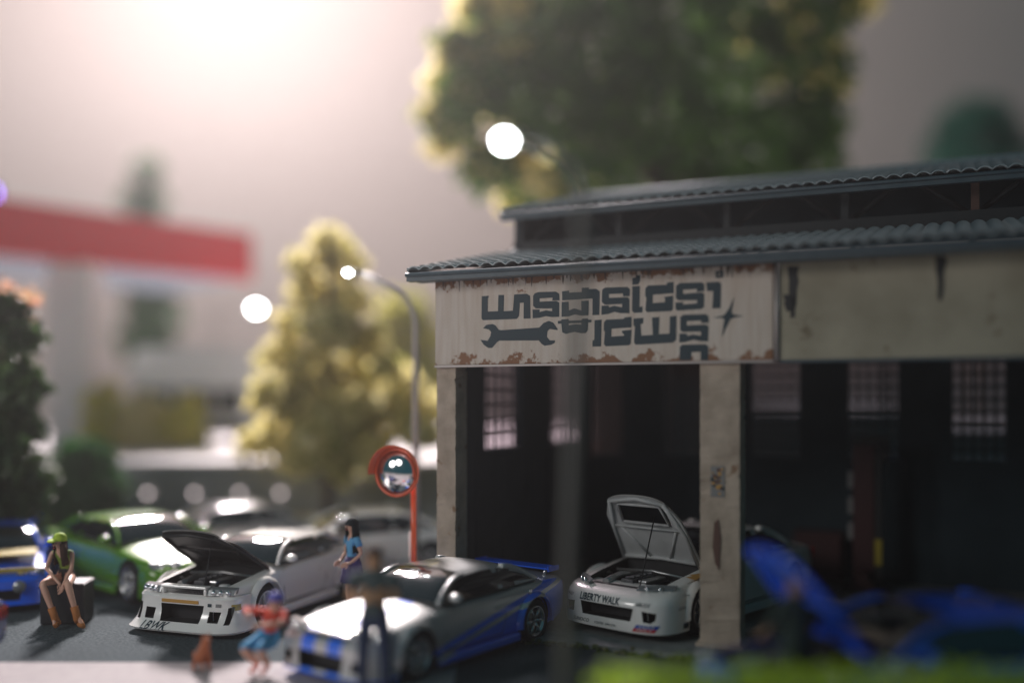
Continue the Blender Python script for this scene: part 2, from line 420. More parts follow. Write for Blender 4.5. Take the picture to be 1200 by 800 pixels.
wall_with('side_wall', lambda s, o: (XL+.02+o, .4+s), DW-.4, left_w, 2.75, 4.6, 5.5, 'inside_wall')
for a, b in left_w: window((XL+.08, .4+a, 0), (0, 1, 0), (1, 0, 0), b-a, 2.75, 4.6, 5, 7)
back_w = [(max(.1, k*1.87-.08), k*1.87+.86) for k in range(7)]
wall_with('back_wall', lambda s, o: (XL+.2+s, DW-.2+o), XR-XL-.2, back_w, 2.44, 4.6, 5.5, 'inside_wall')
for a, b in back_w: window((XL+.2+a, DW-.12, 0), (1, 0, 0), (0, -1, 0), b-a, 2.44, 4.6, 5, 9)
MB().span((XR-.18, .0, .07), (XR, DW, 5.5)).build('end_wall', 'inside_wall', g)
# roofs: corrugated sheets with stepped rows
def roof_sheet(x0, y0, z0, y1, z1, ribs, pitch, name='roof_sheet'):
    mb = MB(); rowl = .30; n = max(2, int((y1-y0)/rowl)); sub = 4; rows = []
    for i in range(n):
        for t, lift in ((0, .028), (1, 0)):
            yy = y0+(y1-y0)*(i+t)/n; zz = z0+(z1-z0)*(i+t)/n + lift
            rows.append([(x0+pitch*(k/sub), yy - (.03 if t == 0 else 0), zz+.052*abs(math.sin(math.pi*k/sub))**.7) for k in range(ribs*sub+1)])
    mb.grid(rows); o = mb.build(name, 'roof_metal', g, sharp=50)
    s = o.modifiers.new('solid', 'SOLIDIFY'); s.thickness = .02; s.offset = -1
    return o
PIT = .215
ns = int((XR-XL+.6)/(PIT*5))
e0 = XL-.28
for k in range(ns+1):
    x = e0+k*PIT*5
    roof_sheet(x, -.45, 5.66, 2.95, 6.37, 5, PIT)
    roof_sheet(x+.30, 2.45, 7.08, 6.35, 8.06, 5, PIT)
# rear slopes, plain from below
for k in range(ns+1):
    x = e0+k*PIT*5
    roof_sheet(x+.30, 6.36, 8.06, 10.2, 7.08, 5, PIT, 'rear_roof_sheet')
    roof_sheet(x, 9.8, 6.60, D+.5, 5.66, 5, PIT, 'rear_roof_sheet')
MB().tube([(XL, 6.35, 8.08), (XR+.5, 6.35, 8.08)], .09, 8).build('ridge_cap', 'roof_metal', g)
mb = MB(); mb.span((e0, -.50, 5.50), (XR+.4, -.36, 5.63)); mb.span((e0, -.36, 5.52), (XR+.4, -.02, 5.56)); mb.tube([(e0, -.52, 5.60), (XR+.4, -.52, 5.60)], .035, 8)
mb.build('gutter', 'gutter', g)
mb = MB(); mb.span((e0+.3, 2.40, 6.93), (XR+.4, 2.52, 7.05)); mb.tube([(e0+.3, 2.38, 7.03), (XR+.4, 2.38, 7.03)], .03, 8)
mb.build('upper_gutter', 'gutter', g)
# rakes
for (a, b, nm) in (((e0-.02, -.45, 5.60), (e0-.02, 2.9, 6.30), 'barge_board'), ((e0+.28, 2.45, 7.0), (e0+.28, 6.35, 7.97), 'barge_board')):
    A, B = Vector(a), Vector(b); mb = MB(); mb.prism([A, B, B+Vector((0, 0, .12)), A+Vector((0, 0, .12))], (.04, 0, 0)); mb.build(nm, 'gutter', g)
# clerestory: sill wall, posts, truss bars
yc = 2.98
mb = MB(); mb.span((XL+.02, yc, 6.32), (XR, yc+.1, 6.60)); mb.build('clerestory_sill', 'truss', g)
for k in range(8):
    x = XL+.1+k*1.95
    MB().span((x, yc, 6.602), (x+.12, yc+.1, 7.2)).build('clerestory_post', 'truss_rust' if k == 4 else 'truss', g)
    MB().tube([(x+.12, yc+.3, 6.62), (x+1.0, yc+.3, 7.25)], .05, 6).build('truss_bar', 'truss', g)
    MB().tube([(x+1.05, yc+.3, 7.25), (x+1.9, yc+.3, 6.62)], .05, 6).build('truss_bar', 'truss', g)
    for yy in (4.5, 6.3, 9.3):
        MB().span((x, yy, 5.5), (x+.1, yy+.1, 7.95 if yy == 6.3 else 7.3)).build('roof_post', 'truss', g)
    if k % 3 == 0: MB().span((x, D-.3, 0), (x+.15, D-.15, 5.5)).build('rear_post', 'truss', g)
    MB().tube([(x+.05, .2, 5.5), (x+.05, 6.35, 5.5), (x+.05, 13.6, 5.5)], .07, 6).build('tie_beam', 'truss', g)
mb = MB(); mb.span((XL+.1, 4.2, 6.3), (XR, 4.3, 7.5)); mb.build('clerestory_back', 'inside_wall', g)  # dark board added inside to block the view and keep the gap dark
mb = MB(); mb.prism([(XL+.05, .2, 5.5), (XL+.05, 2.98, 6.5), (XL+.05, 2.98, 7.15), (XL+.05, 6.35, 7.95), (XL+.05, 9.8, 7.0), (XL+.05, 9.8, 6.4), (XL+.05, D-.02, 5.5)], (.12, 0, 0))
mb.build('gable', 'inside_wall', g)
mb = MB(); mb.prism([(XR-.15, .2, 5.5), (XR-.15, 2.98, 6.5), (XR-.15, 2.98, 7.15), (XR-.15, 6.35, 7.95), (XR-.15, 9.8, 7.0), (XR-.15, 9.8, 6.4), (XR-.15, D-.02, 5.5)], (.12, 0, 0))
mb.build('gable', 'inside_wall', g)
# steel sheeting battens on inner side wall
for k in range(12):
    s = .6+k*1.1
    MB().span((XL+.201, .4+s, .07), (XL+.24, .4+s+.06, 2.6)).build('wall_batten', 'inside_wall', g)

# stand-in sheds added behind the garage to darken its back windows
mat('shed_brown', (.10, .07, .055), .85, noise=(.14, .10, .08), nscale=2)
for (pa, pb, zt, lab, Ys_) in ((690, 862, 4.9, 'tall dark brown shed seen through the middle back windows of the garage', 29), (868, 1062, 3.25, 'low dark brown shed seen through the right back windows of the garage', 29), (1075, 1330, 2.75, 'lowest dark brown shed behind the right end of the garage', 29)):
    sh = empty('storage_shed', ((pa-600)/F*Ys_, Ys_, 1.9), 0, lab, 'shed'); wd = (pb-pa)/F*Ys_; n_ = int(wd/.4)
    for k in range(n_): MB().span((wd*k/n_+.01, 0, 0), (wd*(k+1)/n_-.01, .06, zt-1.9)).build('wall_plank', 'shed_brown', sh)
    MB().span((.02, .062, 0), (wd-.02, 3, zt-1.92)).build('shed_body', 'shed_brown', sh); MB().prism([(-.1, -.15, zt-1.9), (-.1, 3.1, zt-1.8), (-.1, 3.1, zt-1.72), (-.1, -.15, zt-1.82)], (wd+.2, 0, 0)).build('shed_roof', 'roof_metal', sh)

# ------------------------------------------------------------------ sign
SP = -.065
sg = empty('name_sign', GM @ Vector((XL, -.02, 4.18)), TH, 'long rusty white sign board with dark blue lettering and a spanner over the garage door', 'sign')
SI = (Matrix.Translation(GM @ Vector((XL, -.02, 4.18))) @ Matrix.Rotation(TH, 4, 'Z')).inverted()
def sgp(px, py, off): return SI @ (GM @ on_plane(px, py, SP-off))
off = Vector((-XL, .02, -4.18))
mb = MB(); mb.span((0, SP+.02, 0), (SX1-XL, 0.02, 1.36)); bd = mb.build('board', 'sign_board', sg, bevel=.01)
# object texture of the board: rust mask is in absolute height, so move the mesh origin down
for v in bd.data.vertices: v.co.z += 4.18
bd.location.z = -4.18
mb = MB(); mb.span((0, SP, -.035), (SX1-XL, .02, -.003)); mb.build('bottom_rail', 'pole_grey', sg)
def glyph(pts, zoom, name='letter', hole=None):
    ox, oy, sc = zoom
    def cv(l): return [sgp(ox+a/sc, oy+b/sc, .006) for a, b in l]
    loops = [cv(pts)]+([cv(hole)] if hole else [])
    tri = geometry.tessellate_polygon(loops); flat = [p for l in loops for p in l]
    bm = bmesh.new(); vs = [bm.verts.new(p) for p in flat]
    for t in tri:
        try: bm.faces.new([vs[i] for i in t])
        except ValueError: pass
    r = bmesh.ops.extrude_face_region(bm, geom=list(bm.faces))
    for v in [x for x in r['geom'] if isinstance(x, bmesh.types.BMVert)]: v.co.y += .005
    mb = MB(); mb.bm.free(); mb.bm = bm
    return mb.build(name, 'print_dark', sg)
A_, B_, C_, D_, PX = (555, 330, 10), (620, 325, 8.889), (690, 315, 8), (770, 310, 6.956), (0, 0, 1)
glyph([(95,170),(180,165),(165,200),(165,350),(285,345),(290,155),(355,155),(350,345),(460,340),(475,150),(620,140),(660,165),(665,430),(585,432),(588,245),(540,248),(530,400),(505,435),(110,450),(92,430)], A_)
glyph([(60,165),(100,152),(280,148),(312,170),(315,238),(243,240),(243,210),(108,218),(108,253),(285,245),(312,262),(312,410),(230,412),(175,402),(110,420),(38,425),(36,335),(108,333),(108,360),(175,343),(240,352),(240,322),(70,322),(42,295),(42,190)], B_)
glyph([(343,145),(415,137),(415,158),(550,152),(550,108),(625,105),(625,122),(700,118),(735,145),(730,390),(660,392),(662,218),(600,222),(345,238)], B_)
glyph([(340,255),(410,252),(412,345),(470,322),(545,345),(545,245),(622,240),(618,395),(545,398),(475,385),(410,405),(338,410)], B_)
glyph([(300,453),(335,450),(335,437),(410,432),(412,450),(550,445),(550,430),(612,425),(615,440),(652,440),(648,465),(615,468),(612,550),(590,580),(545,580),(470,565),(380,588),(345,570),(335,480),(300,482)], B_, hole=[(410,478),(545,472),(545,490),(480,486),(412,498)])
glyph([(125,195),(150,175),(360,168),(385,190),(382,255),(320,258),(320,230),(188,235),(188,272),(360,265),(380,280),(380,415),(300,415),(240,402),(180,422),(118,430),(120,345),(188,343),(188,360),(240,345),(312,360),(312,328),(150,335),(122,310)], C_)
glyph([(407,163),(478,160),(475,355),(505,352),(500,408),(425,412),(405,390)], C_)
glyph([(408,85),(445,80),(448,62),(482,58),(480,110),(462,145),(408,150)], C_)
glyph([(530,180),(555,155),(730,148),(732,128),(795,122),(795,228),(600,242),(598,320),(712,312),(715,280),(705,262),(790,250),(788,380),(770,395),(545,405),(530,385),(540,270),(528,255)], C_)
glyph([(155,170),(185,150),(365,143),(385,160),(385,215),(325,222),(325,198),(210,205),(210,238),(365,225),(385,240),(382,345),(360,362),(165,375),(150,360),(150,308),(210,305),(210,325),(325,315),(325,290),(170,290),(152,270)], D_)
glyph([(400,145),(500,138),(522,155),(518,355),(450,358),(458,215),(408,215)], D_)
glyph([(478,55),(540,50),(540,105),(478,110)], D_, hole=[(500,72),(516,71),(516,86),(500,87)])
glyph([(682,445),(755,438),(748,718),(660,720),(662,655),(680,652)], B_)
glyph([(142,500),(165,475),(330,468),(332,455),(400,448),(400,548),(212,560),(210,635),(330,625),(332,615),(312,600),(312,578),(400,570),(392,700),(375,715),(160,725),(142,705),(150,590),(140,570)], C_)
glyph([(742.3,373.1),(753.8,372.3),(753.5,378.8),(750.6,379.4),(751.3,393.1),(765,392.3),(764,371.9),(772.5,371.3),(771.9,391.3),(784.5,390.8),(785,370.5),(792.7,369.7),(792.3,397.7),(788.7,401.3),(745,403.8),(743,401),(744,383),(742.3,381)], PX)
glyph([(190,425),(215,408),(400,403),(420,425),(420,475),(360,475),(360,455),(242,460),(242,495),(400,488),(420,505),(415,625),(360,625),(295,612),(230,630),(182,635),(182,562),(240,560),(245,580),(295,568),(358,580),(358,545),(205,548),(188,530)], D_)
glyph([(185,670),(205,652),(395,648),(418,665),(415,778),(355,778),(355,710),(280,712),(278,778),(182,778)], D_)
glyph([(628,262),(618,330),(606,385),(618,405),(705,418),(625,432),(598,445),(560,520),(530,588),(538,510),(548,445),(530,434),(450,432),(530,418),(552,405),(590,350)], D_, 'star_emblem')
wr = [(555+a/10, 330+b/10) for a, b in ((80,680),(165,692),(195,640),(205,590),(180,560),(110,545),(150,505),(220,495),(255,510),(290,560),(320,568))]
wr += [(620+a/8.889, 325+b/8.889) for a, b in ((105,522),(150,475),(205,452),(250,470),(298,540),(290,548),(215,535),(190,560),(185,620),(215,655),(270,655),(265,680),(230,700),(160,710),(130,690),(100,655))]
wr += [(555+a/10, 330+b/10) for a, b in ((300,690),(270,710),(215,775),(170,775),(120,740))]
glyph(wr, PX, 'spanner_emblem')

mb = MB(); rd = random.Random(4)
for k in range(70):
    x = rd.uniform(.1, SX1-XL-.1); w0 = rd.uniform(.006, .022); ln = rd.uniform(.03, .15)*(1 if rd.random() < .8 else 1.5); y = SP+.018-.0001*(k % 9)
    mb.poly([(x-w0, y, 1.355), (x+w0, y, 1.355), (x+w0*.5, y, 1.355-ln*.7), (x+w0*.1, y, 1.355-ln), (x-w0*.4, y, 1.355-ln*.8)], k % 2)
mb.build('rust_drips', ['truss_rust', 'shed_brown'], sg)['kind'] = 'stuff'
# ------------------------------------------------------------------ haze
hz = bpy.data.materials.new('haze'); hz.use_nodes = True; nt = hz.node_tree; nt.nodes.clear()
out = nt.nodes.new('ShaderNodeOutputMaterial'); pv = nt.nodes.new('ShaderNodeVolumePrincipled'); nt.links.new(pv.outputs[0], out.inputs['Volume'])
pv.inputs['Color'].default_value = (.96, .93, .93, 1); pv.inputs['Density'].default_value = .00072; pv.inputs['Anisotropy'].default_value = .62
o = MB().span((-75, -20, -1.6), (80, 90, 21)).build('haze', hz); o['kind'] = 'stuff'  # air volume added to stand in for veiling glare of the lens
# ------------------------------------------------------------------ cars
def wheel(car, x, y, r, wd, rimmat, spokes=6, steer=0):
    side = 1 if y > 0 else -1
    t = MB().lathe([(r*.70, -wd/2), (r*.93, -wd/2), (r*.99, -wd/2+.03), (r, 0), (r*.99, wd/2-.03), (r*.93, wd/2), (r*.70, wd/2), (r*.68, 0), (r*.70, -wd/2)], 28).build('wheel', 'tyre', car)
    t.location = (x, y, r); t.rotation_euler = (0, 0, steer)
    o = side*wd/2
    mb = MB(); mb.lathe([(r*.71, -o*.9), (r*.66, o*.2), (r*.71, o*1.02), (r*.64, o*1.0), (r*.62, o*.3), (r*.60, -o*.8)], 28)
    for k in range(spokes):
        a = 2*math.pi*k/spokes; d = Vector((math.cos(a), 0, math.sin(a)))
        mb.tube([d*r*.10+Vector((0, o*.75, 0)), d*r*.66+Vector((0, o*.9, 0))], [r*.085, r*.06], 6)
    mb.lathe([(.001, o*.95), (r*.13, o*.9), (r*.15, o*.5), (.001, o*.5)], 14)
    mb.build('rim', rimmat, t)
    MB().lathe([(.001, o*.12), (r*.5, o*.12), (r*.5, o*.02), (.001, o*.02)], 20).build('brake_disc', 'engine_light', t)

def car_body(car, S, bodymat, W, wb, wr, arch=None, open_hood=False, name='body'):
    xs = [s[0] for s in S]
    ks = lambda k, x: pchip(x, xs[::-1], [s[k] for s in S][::-1])
    lo, hi = xs[-1], xs[0]; n = 64; rows = []
    X = [lo+(hi-lo)*i/n for i in range(n+1)]
    for x in X:
        w_, zb, zs, zt = ks(1, x), ks(2, x), ks(3, x), ks(4, x)
        h = chaikin([(0, zb), (w_*.86, zb), (w_*.97, zb+.09), (w_, (zb+zs)/2), (w_*.985, zs-.07), (w_*.93, zs), (w_*.55, zt-(zt-zs)*.3), (0, zt)], 2)
        full = [(x, y, z) for y, z in h]+[(x, -y, z) for y, z in h[-2:0:-1]]
        rows.append(full+[full[0]])
    mb = MB(); vs = [[mb.bm.verts.new(p) for p in r[:-1]] for r in rows]; m = len(vs[0])
    for i in range(len(vs)-1):
        for j in range(m): mb.bm.faces.new((vs[i][j], vs[i][(j+1) % m], vs[i+1][(j+1) % m], vs[i+1][j]))
    mb.bm.faces.new(vs[0]); mb.bm.faces.new(vs[-1][::-1])
    o = mb.build(name, [bodymat, 'black'], car)
    cu = MB(); ar = arch or wr+.05
    for x in wb:
        for s in (1, -1): cu.lathe([(.001, s*.5), (ar, s*.5), (ar, s*1.3), (.001, s*1.3)], 28, 'Y', (x, 0, wr+.01), 1)
    cut(o, cu)
    top = lambda x, y: ks(4, x)-(ks(4, x)-ks(3, x))*min(1, abs(y)/(.93*ks(1, x)))**2
    if open_hood:
        a, b, hy = open_hood
        cu = MB(); cu.prism([(a, -hy, .28), (b, -hy*.93, .28), (b, hy*.93, .28), (a, hy, .28)], (0, 0, 1.2), 1); cut(o, cu)
    me = o.data
    for p in me.polygons: p.use_smooth = True
    me.set_sharp_from_angle(angle=R(32))
    return o, top, ks

def cabin(car, K, roofmat, glassm='glass_dark'):
    """K: belt / roof key points. (x_ws_base, x_roof_front, x_roof_rear, x_rw_base, z_belt_f, z_roof, z_belt_r, y_belt, y_roof)"""
    xa, xb, xc, xd, zf, zr, zd, yb, yr = K
    n = 26; rows = []
    def prof(x):
        if x > xb: t = (xa-x)/(xa-xb); z = zf+(zr-zf)*math.sin(t*math.pi/2)**.95
        elif x > xc: u = (x-xc)/(xb-xc); z = zr+.018*math.sin(u*math.pi)
        else: t = (x-xd)/(xc-xd); z = zd+(zr-zd)*math.sin(t*math.pi/2)**1.0
        zbelt = zf+(zd-zf)*(xa-x)/(xa-xd)-.02
        f = max(0, (z-zbelt))/(zr-zf+.02); f = min(1, f)
        return zbelt, z, yb+(yr-yb)*f
    def ring(x, off=0):
        zb_, z, yt = prof(x); k = [(yb+off, zb_), (yb*.55+yt*.45+off+.012, zb_+(z-zb_)*.5), (yt+off, z-.035+off*.3 if z-.035 > zb_ else zb_+.003), (yt*.86, z+.005+off), (yt*.45, z+.022+off), (0, z+.03+off)]
        return k
    xsn = [xa+(xd-xa)*i/n for i in range(n+1)]
    for x in xsn:
        k = chaikin(ring(x), 1); rows.append([(x, y, z) for y, z in k]+[(x, -y, z) for y, z in k[-2::-1]])
    mb = MB(); mb.grid(rows); gl = mb.build('windows', glassm, car, sharp=40)
    # roof panel
    rr = [xb+.02+(xc-.04-xb)*i/10 for i in range(11)]; rows = []
    for x in rr:
        k = chaikin(ring(x, .014)[2:], 1); rows.append([(x, y, z) for y, z in k]+[(x, -y, z) for y, z in k[-2::-1]])
    mb = MB(); mb.grid(rows); mb.build('roof', roofmat, car, sharp=60)
    for s in (1, -1):
        def side(x, f):     # point on the side surface
            zb_, z, yt = prof(x); return Vector((x, s*(yb+(yt-yb)*f+.010), zb_+(z-.03-zb_)*f))
        mb = MB()
        pts = [Vector((x, s*(prof(x)[2]+.004), prof(x)[1]-.012)) for x in [xa+(xb-xa)*i/6 for i in range(7)]]
        mb.tube(pts, .032, 8); mb.build('windscreen_pillar', roofmat, car)
        mb = MB(); pts = [Vector((x, s*(prof(x)[2]+.002), prof(x)[1]-.012)) for x in [xc+(xd-xc)*i/6 for i in range(7)]]
        mb.tube(pts, .045, 8); mb.build('rear_pillar', roofmat, car)
        x0 = (xc+xb)/2-.28*(xb-xc)
        mb = MB(); mb.grid([[side(x0+.05, f) for f in (0, .25, .5, .75, 1)], [side(x0-.06, f) for f in (0, .25, .5, .75, 1)]]); mb.build('door_pillar', roofmat, car)
        # rear quarter panel
        mb = MB(); mb.grid([[side(xc-.05+(xd-xc)*.15, f) for f in (0, .3, .6, .93)], [side(xc+(xd-xc)*.55, f) for f in (0, .3, .6, .9)], [side(xd+.05, f) for f in (0, .3, .6, .9)]]); mb.build('quarter_panel', roofmat, car)
        # belt moulding
        mb = MB(); mb.tube([side(x, -.02) for x in (xa-.1, (xa+xc)/2, xc)], .012, 6); mb.build('belt_moulding', 'black', car)
        # mirror
        mb = MB(); c = Vector((xa-.22, s*(yb+.13), zf+.06)); mb.ball(c, (.075, .11, .065), 0, 14, 10); mb.tube([c+Vector((0, -s*.15, -.04)), c], .022, 6); mb.build('wing_mirror', roofmat, car)

def bumper(car, layers, xr, bodymat, pockets, pw=.5, name='front_bumper'):
    """z-layered plan outlines; pockets cut into it are dark"""
    rows = []; n = 26
    for (z, xf, hw) in layers:
        row = []
        for i in range(n+1):
            a = -math.pi/2+math.pi*i/n; s = math.sin(a); c = max(0, math.cos(a))
            row.append((xr+(xf-xr)*c**pw, hw*math.copysign(abs(s)**pw, s), z))
        rows.append(row)
    mb = MB(); vs = [[mb.bm.verts.new(p) for p in r] for r in rows]
    for i in range(len(vs)-1):
        for j in range(n): mb.bm.faces.new((vs[i][j], vs[i][j+1], vs[i+1][j+1], vs[i+1][j]))
        mb.bm.faces.new((vs[i][0], vs[i+1][0], vs[i+1][n], vs[i][n]))
    mb.bm.faces.new(vs[0]); mb.bm.faces.new(vs[-1])
    o = mb.build(name, [bodymat, 'black'], car)
    cu = MB()
    for pts, x0 in pockets:
        for s in ((1, -1) if min(p[0] for p in pts) > 0 else (1,)):
            cu.prism([(x0, s*y, z) for y, z in pts], (2, 0, 0), 1)
    if pockets: cut(o, cu)
    for p in o.data.polygons: p.use_smooth = True
    o.data.set_sharp_from_angle(angle=R(35))
    return o

def tree_of(o):
    me = o.data; return BVHTree.FromPolygons([v.co.copy() for v in me.vertices], [list(p.vertices) for p in me.polygons])
def text_mesh(txt, size, shear=0, bold=0.0):
    cu = bpy.data.curves.new('t', 'FONT'); cu.body = txt; cu.size = size; cu.align_x = 'CENTER'; cu.align_y = 'CENTER'; cu.shear = shear; cu.offset = bold; cu.resolution_u = 2
    o = bpy.data.objects.new('t', cu); C.objects.link(o); dg = bpy.context.evaluated_depsgraph_get(); dg.update()
    me = bpy.data.meshes.new_from_object(o.evaluated_get(dg)); bpy.data.objects.remove(o); return me
def decal(car, bvhs, txt, size, y0, z0, m, name='lettering', shear=0, sx=1.0, bold=0.0, face='front', pts=None, off=.008):
    if pts is None:
        me = text_mesh(txt, size, shear, bold); bm = bmesh.new(); bm.from_mesh(me)
        bmesh.ops.triangulate(bm, faces=bm.faces)
        xs_ = [v.co.x for v in bm.verts]; x_ = min(xs_)
        while x_ < max(xs_):
            x_ += .03/sx; bmesh.ops.bisect_plane(bm, geom=list(bm.verts)+list(bm.edges)+list(bm.faces), plane_co=(x_, 0, 0), plane_no=(1, 0, 0))
        bmesh.ops.triangulate(bm, faces=bm.faces)
    else:
        bm = bmesh.new(); 
        nn = 8; (ax, az), (bx, bz), (cx, cz), (dx, dz) = pts
        vs = [[bm.verts.new((ax+(bx-ax)*i/nn+((dx-ax)+((cx-bx)-(dx-ax))*i/nn)*j/3, az+(bz-az)*i/nn+((dz-az)+((cz-bz)-(dz-az))*i/nn)*j/3, 0)) for j in range(4)] for i in range(nn+1)]
        for i in range(nn):
            for j in range(3): bm.faces.new((vs[i][j], vs[i+1][j], vs[i+1][j+1], vs[i][j+1]))
    for v in bm.verts:
        u, vv = v.co.x*sx, v.co.y
        best = None
        for t in bvhs:
            if face == 'front': org = Vector((4, y0+u, z0+vv)); d = Vector((-1, 0, 0))
            elif face == 'left': org = Vector((y0-u, 3, z0+vv)); d = Vector((0, -1, 0))
            else: org = Vector((z0-vv, y0+u, 3)); d = Vector((0, 0, -1))   # top of bonnet, read from the front
            h = t.ray_cast(org, d)
            if h[0] is not None and (best is None or (h[0]-org).length < (best[0]-org).length): best = h
        if best: v.co = best[0]-d*off
        else: v.co = Vector((2.1, y0+u, z0+vv)) if face == 'front' else Vector((y0-u, .9, z0+vv))
    mb = MB(); mb.bm.free(); mb.bm = bm
    return mb.build(name, m, car, recalc=False)

def headlight(car, pts, s, m='lens', depth=.16, lens=2):
    """clear lamp cover on the front corner: prism with projector balls"""
    mb = MB(); mb.prism([(p[0], s*p[1], p[2]) for p in pts], (-depth, s*.0, .03)); o = mb.build('headlight', m, car, bevel=.012)
    c = sum((Vector((p[0], s*p[1], p[2])) for p in pts), Vector())/len(pts); sp = (Vector(pts[1])-Vector(pts[0])); sp.y *= s
    for k in range(lens):
        q = c+sp*((k+.5)/lens-.5)*.8+Vector((.012, 0, 0)); MB().ball(q, .045, 0, 10, 8).build('lamp_reflector', 'chrome', o)
def engine(car, a, b, hy, base=.52, seed=1):
    rnd = random.Random(seed); cx = (a+b)/2
    e = MB(); e.span((a+.15, -.25, base-.2), (b-.30, .2, base+.06)); e.span((a+.2, -.18, base+.06), (b-.35, .02, base+.13))
    for k in range(4): e.tube([(a+.3+k*.14, -.16, base+.13), (a+.3+k*.14, .0, base+.16)], .025, 6)
    e.build('engine_block', 'engine', car, bevel=.01)
    MB().span((a+.22, .03, base+.06), (b-.45, .18, base+.12)).build('valve_cover', 'engine_light', car, bevel=.02)
    MB().span((b-.16, -hy*.7, .35), (b-.06, hy*.7, base+.09)).build('radiator', 'black', car)
    MB().tube([(b-.16, -.3, base+.10), (a+.5, -.42, base+.12), (a+.25, -.3, base+.1)], .05, 8).build('intake_pipe', 'engine_light', car)
    MB().span((a+.15, hy*.55, base-.1), (a+.4, hy*.85, base+.1)).build('battery', 'rubber', car)
    MB().tube([(a+.35, hy*.9, base+.16), (a+.3, 0, base+.19), (a+.35, -hy*.9, base+.16)], .018, 6).build('strut_brace', 'engine_light', car)
    MB().lathe([(.001, .0), (.08, 0), (.1, .04), (.08, .08), (.001, .08)], 14, 'Z', (b-.35, hy*.6, base+.02)).build('reservoir', 'white_flat', car)

def bonnet(car, ks, top, a, b, hy, ang, outer, under, hole=None, thick=.028):
    """bonnet panel hinged at x=a, opened by ang"""
    n, m = 14, 12; zh = top(a, 0); piv = Vector((a, 0, zh)); rot = Matrix.Rotation(-ang, 3, 'Y')
    def pt(x, y, lift):
        z = top(x, y)+lift; x -= .22*((x-a)/(b-a))**2*(y/hy)**4+.05*((x-a)/(b-a))*(y/hy)**2
        return piv+rot @ (Vector((x, y, z))-piv)
    def hwid(x):
        u = (x-a)/(b-a); return hy*(1-.10*u-.22*max(0, u-.8)/.2)
    mb = MB()
    for lift, mi in ((.0, 0), (-thick, 1)):
        rows = [[pt(a+(b-a)*i/n, hwid(a+(b-a)*i/n)*(2*j/m-1), lift) for j in range(m+1)] for i in range(n+1)]
        keep = []
        vs = [[mb.bm.verts.new(p) for p in r] for r in rows]
        for i in range(n):
            for j in range(m):
                xm = (i+.5)/n; ym = (j+.5)/m*2-1
                if hole and hole[0] < xm < hole[1] and abs(ym) < hole[2]: continue
                f = mb.bm.faces.new((vs[i][j], vs[i][j+1], vs[i+1][j+1], vs[i+1][j])); f.material_index = mi; f.smooth = True
    o = mb.build('bonnet', [outer, under], car, recalc=False)
    fr = MB()
    L = lambda u, v: pt(a+(b-a)*u, hwid(a+(b-a)*u)*v, -thick-.012)
    for v in (-.93, .93): fr.tube([L(.02, v), L(.5, v), L(.97, v)], .03, 6)
    for u in (.04, .95): fr.tube([L(u, -.9), L(u, 0), L(u, .9)], .03, 6)
    for q in ((.06, .45, .95, .80), ): pass
    fr.tube([L(.06, -.25), L(.55, -.75)], .022, 6); fr.tube([L(.06, .25), L(.55, .75)], .022, 6)
    fr.tube([L(.57, -.9), L(.57, .9)], .02, 6)
    fr.build('bonnet_frame', under, o)
    if hole: 
        hb = MB(); u0, u1, vv = hole; hb.tube([L(u0, -vv), L(u1, -vv), L(u1, vv), L(u0, vv), L(u0, -vv)], .022, 6); hb.build('vent_frame', under, o)
    rod = MB(); rod.tube([(b-.15, .30, .62), L(.72, .33)], .011, 6); rod.build('prop_rod', 'black', o)
    return o

def place(name, x, y, ang, label, group=None, scale=1.0, z=0.0, cat='car'):
    """ang = degrees the nose is turned to the left of straight-at-camera"""
    h = Vector((-math.sin(R(ang)), -math.cos(R(ang))))
    return empty(name, (x, y, z), math.atan2(h.y, h.x), label, cat, group, scale)

def rocker_and_rear(car, W, L, paint, lights=True, zrear=.86):
    for s in (1, -1):
        mb = MB(); mb.span((-.92, s*(W-.05), .11), (.92, s*(W+.035), .24)); mb.build('side_skirt', paint, car, bevel=.03)
        mb = MB(); mb.span((-L+.02, s*.45, .66), (-L+.0, s*.78, .80)); mb.box((-L+.02, s*.6, .72), (.08, .32, .13)); 
        mb.build('tail_light', 'tail_red', car)
        mb = MB(); mb.box((-.38, s*(W-.008), .68), (.16, .03, .03)); mb.build('door_handle', paint, car, bevel=.01)
def door_lines(car, body, W):
    t = tree_of(body)
    for s in (1, -1):
        def on(x, z):
            h = t.ray_cast(Vector((x, s*3, z)), Vector((0, -s, 0))); return (h[0]+Vector((0, s*.002, 0))) if h[0] else Vector((x, s*W, z))
        mb = MB(); mb.tube([on(.68, .28), on(.74, .5), on(.70, .80)], .006, 5); mb.tube([on(-.55, .28), on(-.62, .5), on(-.58, .83)], .006, 5)
        mb.tube([on(.68, .28), on(0, .27), on(-.55, .28)], .006, 5); mb.build('door_gap', 'black', car)

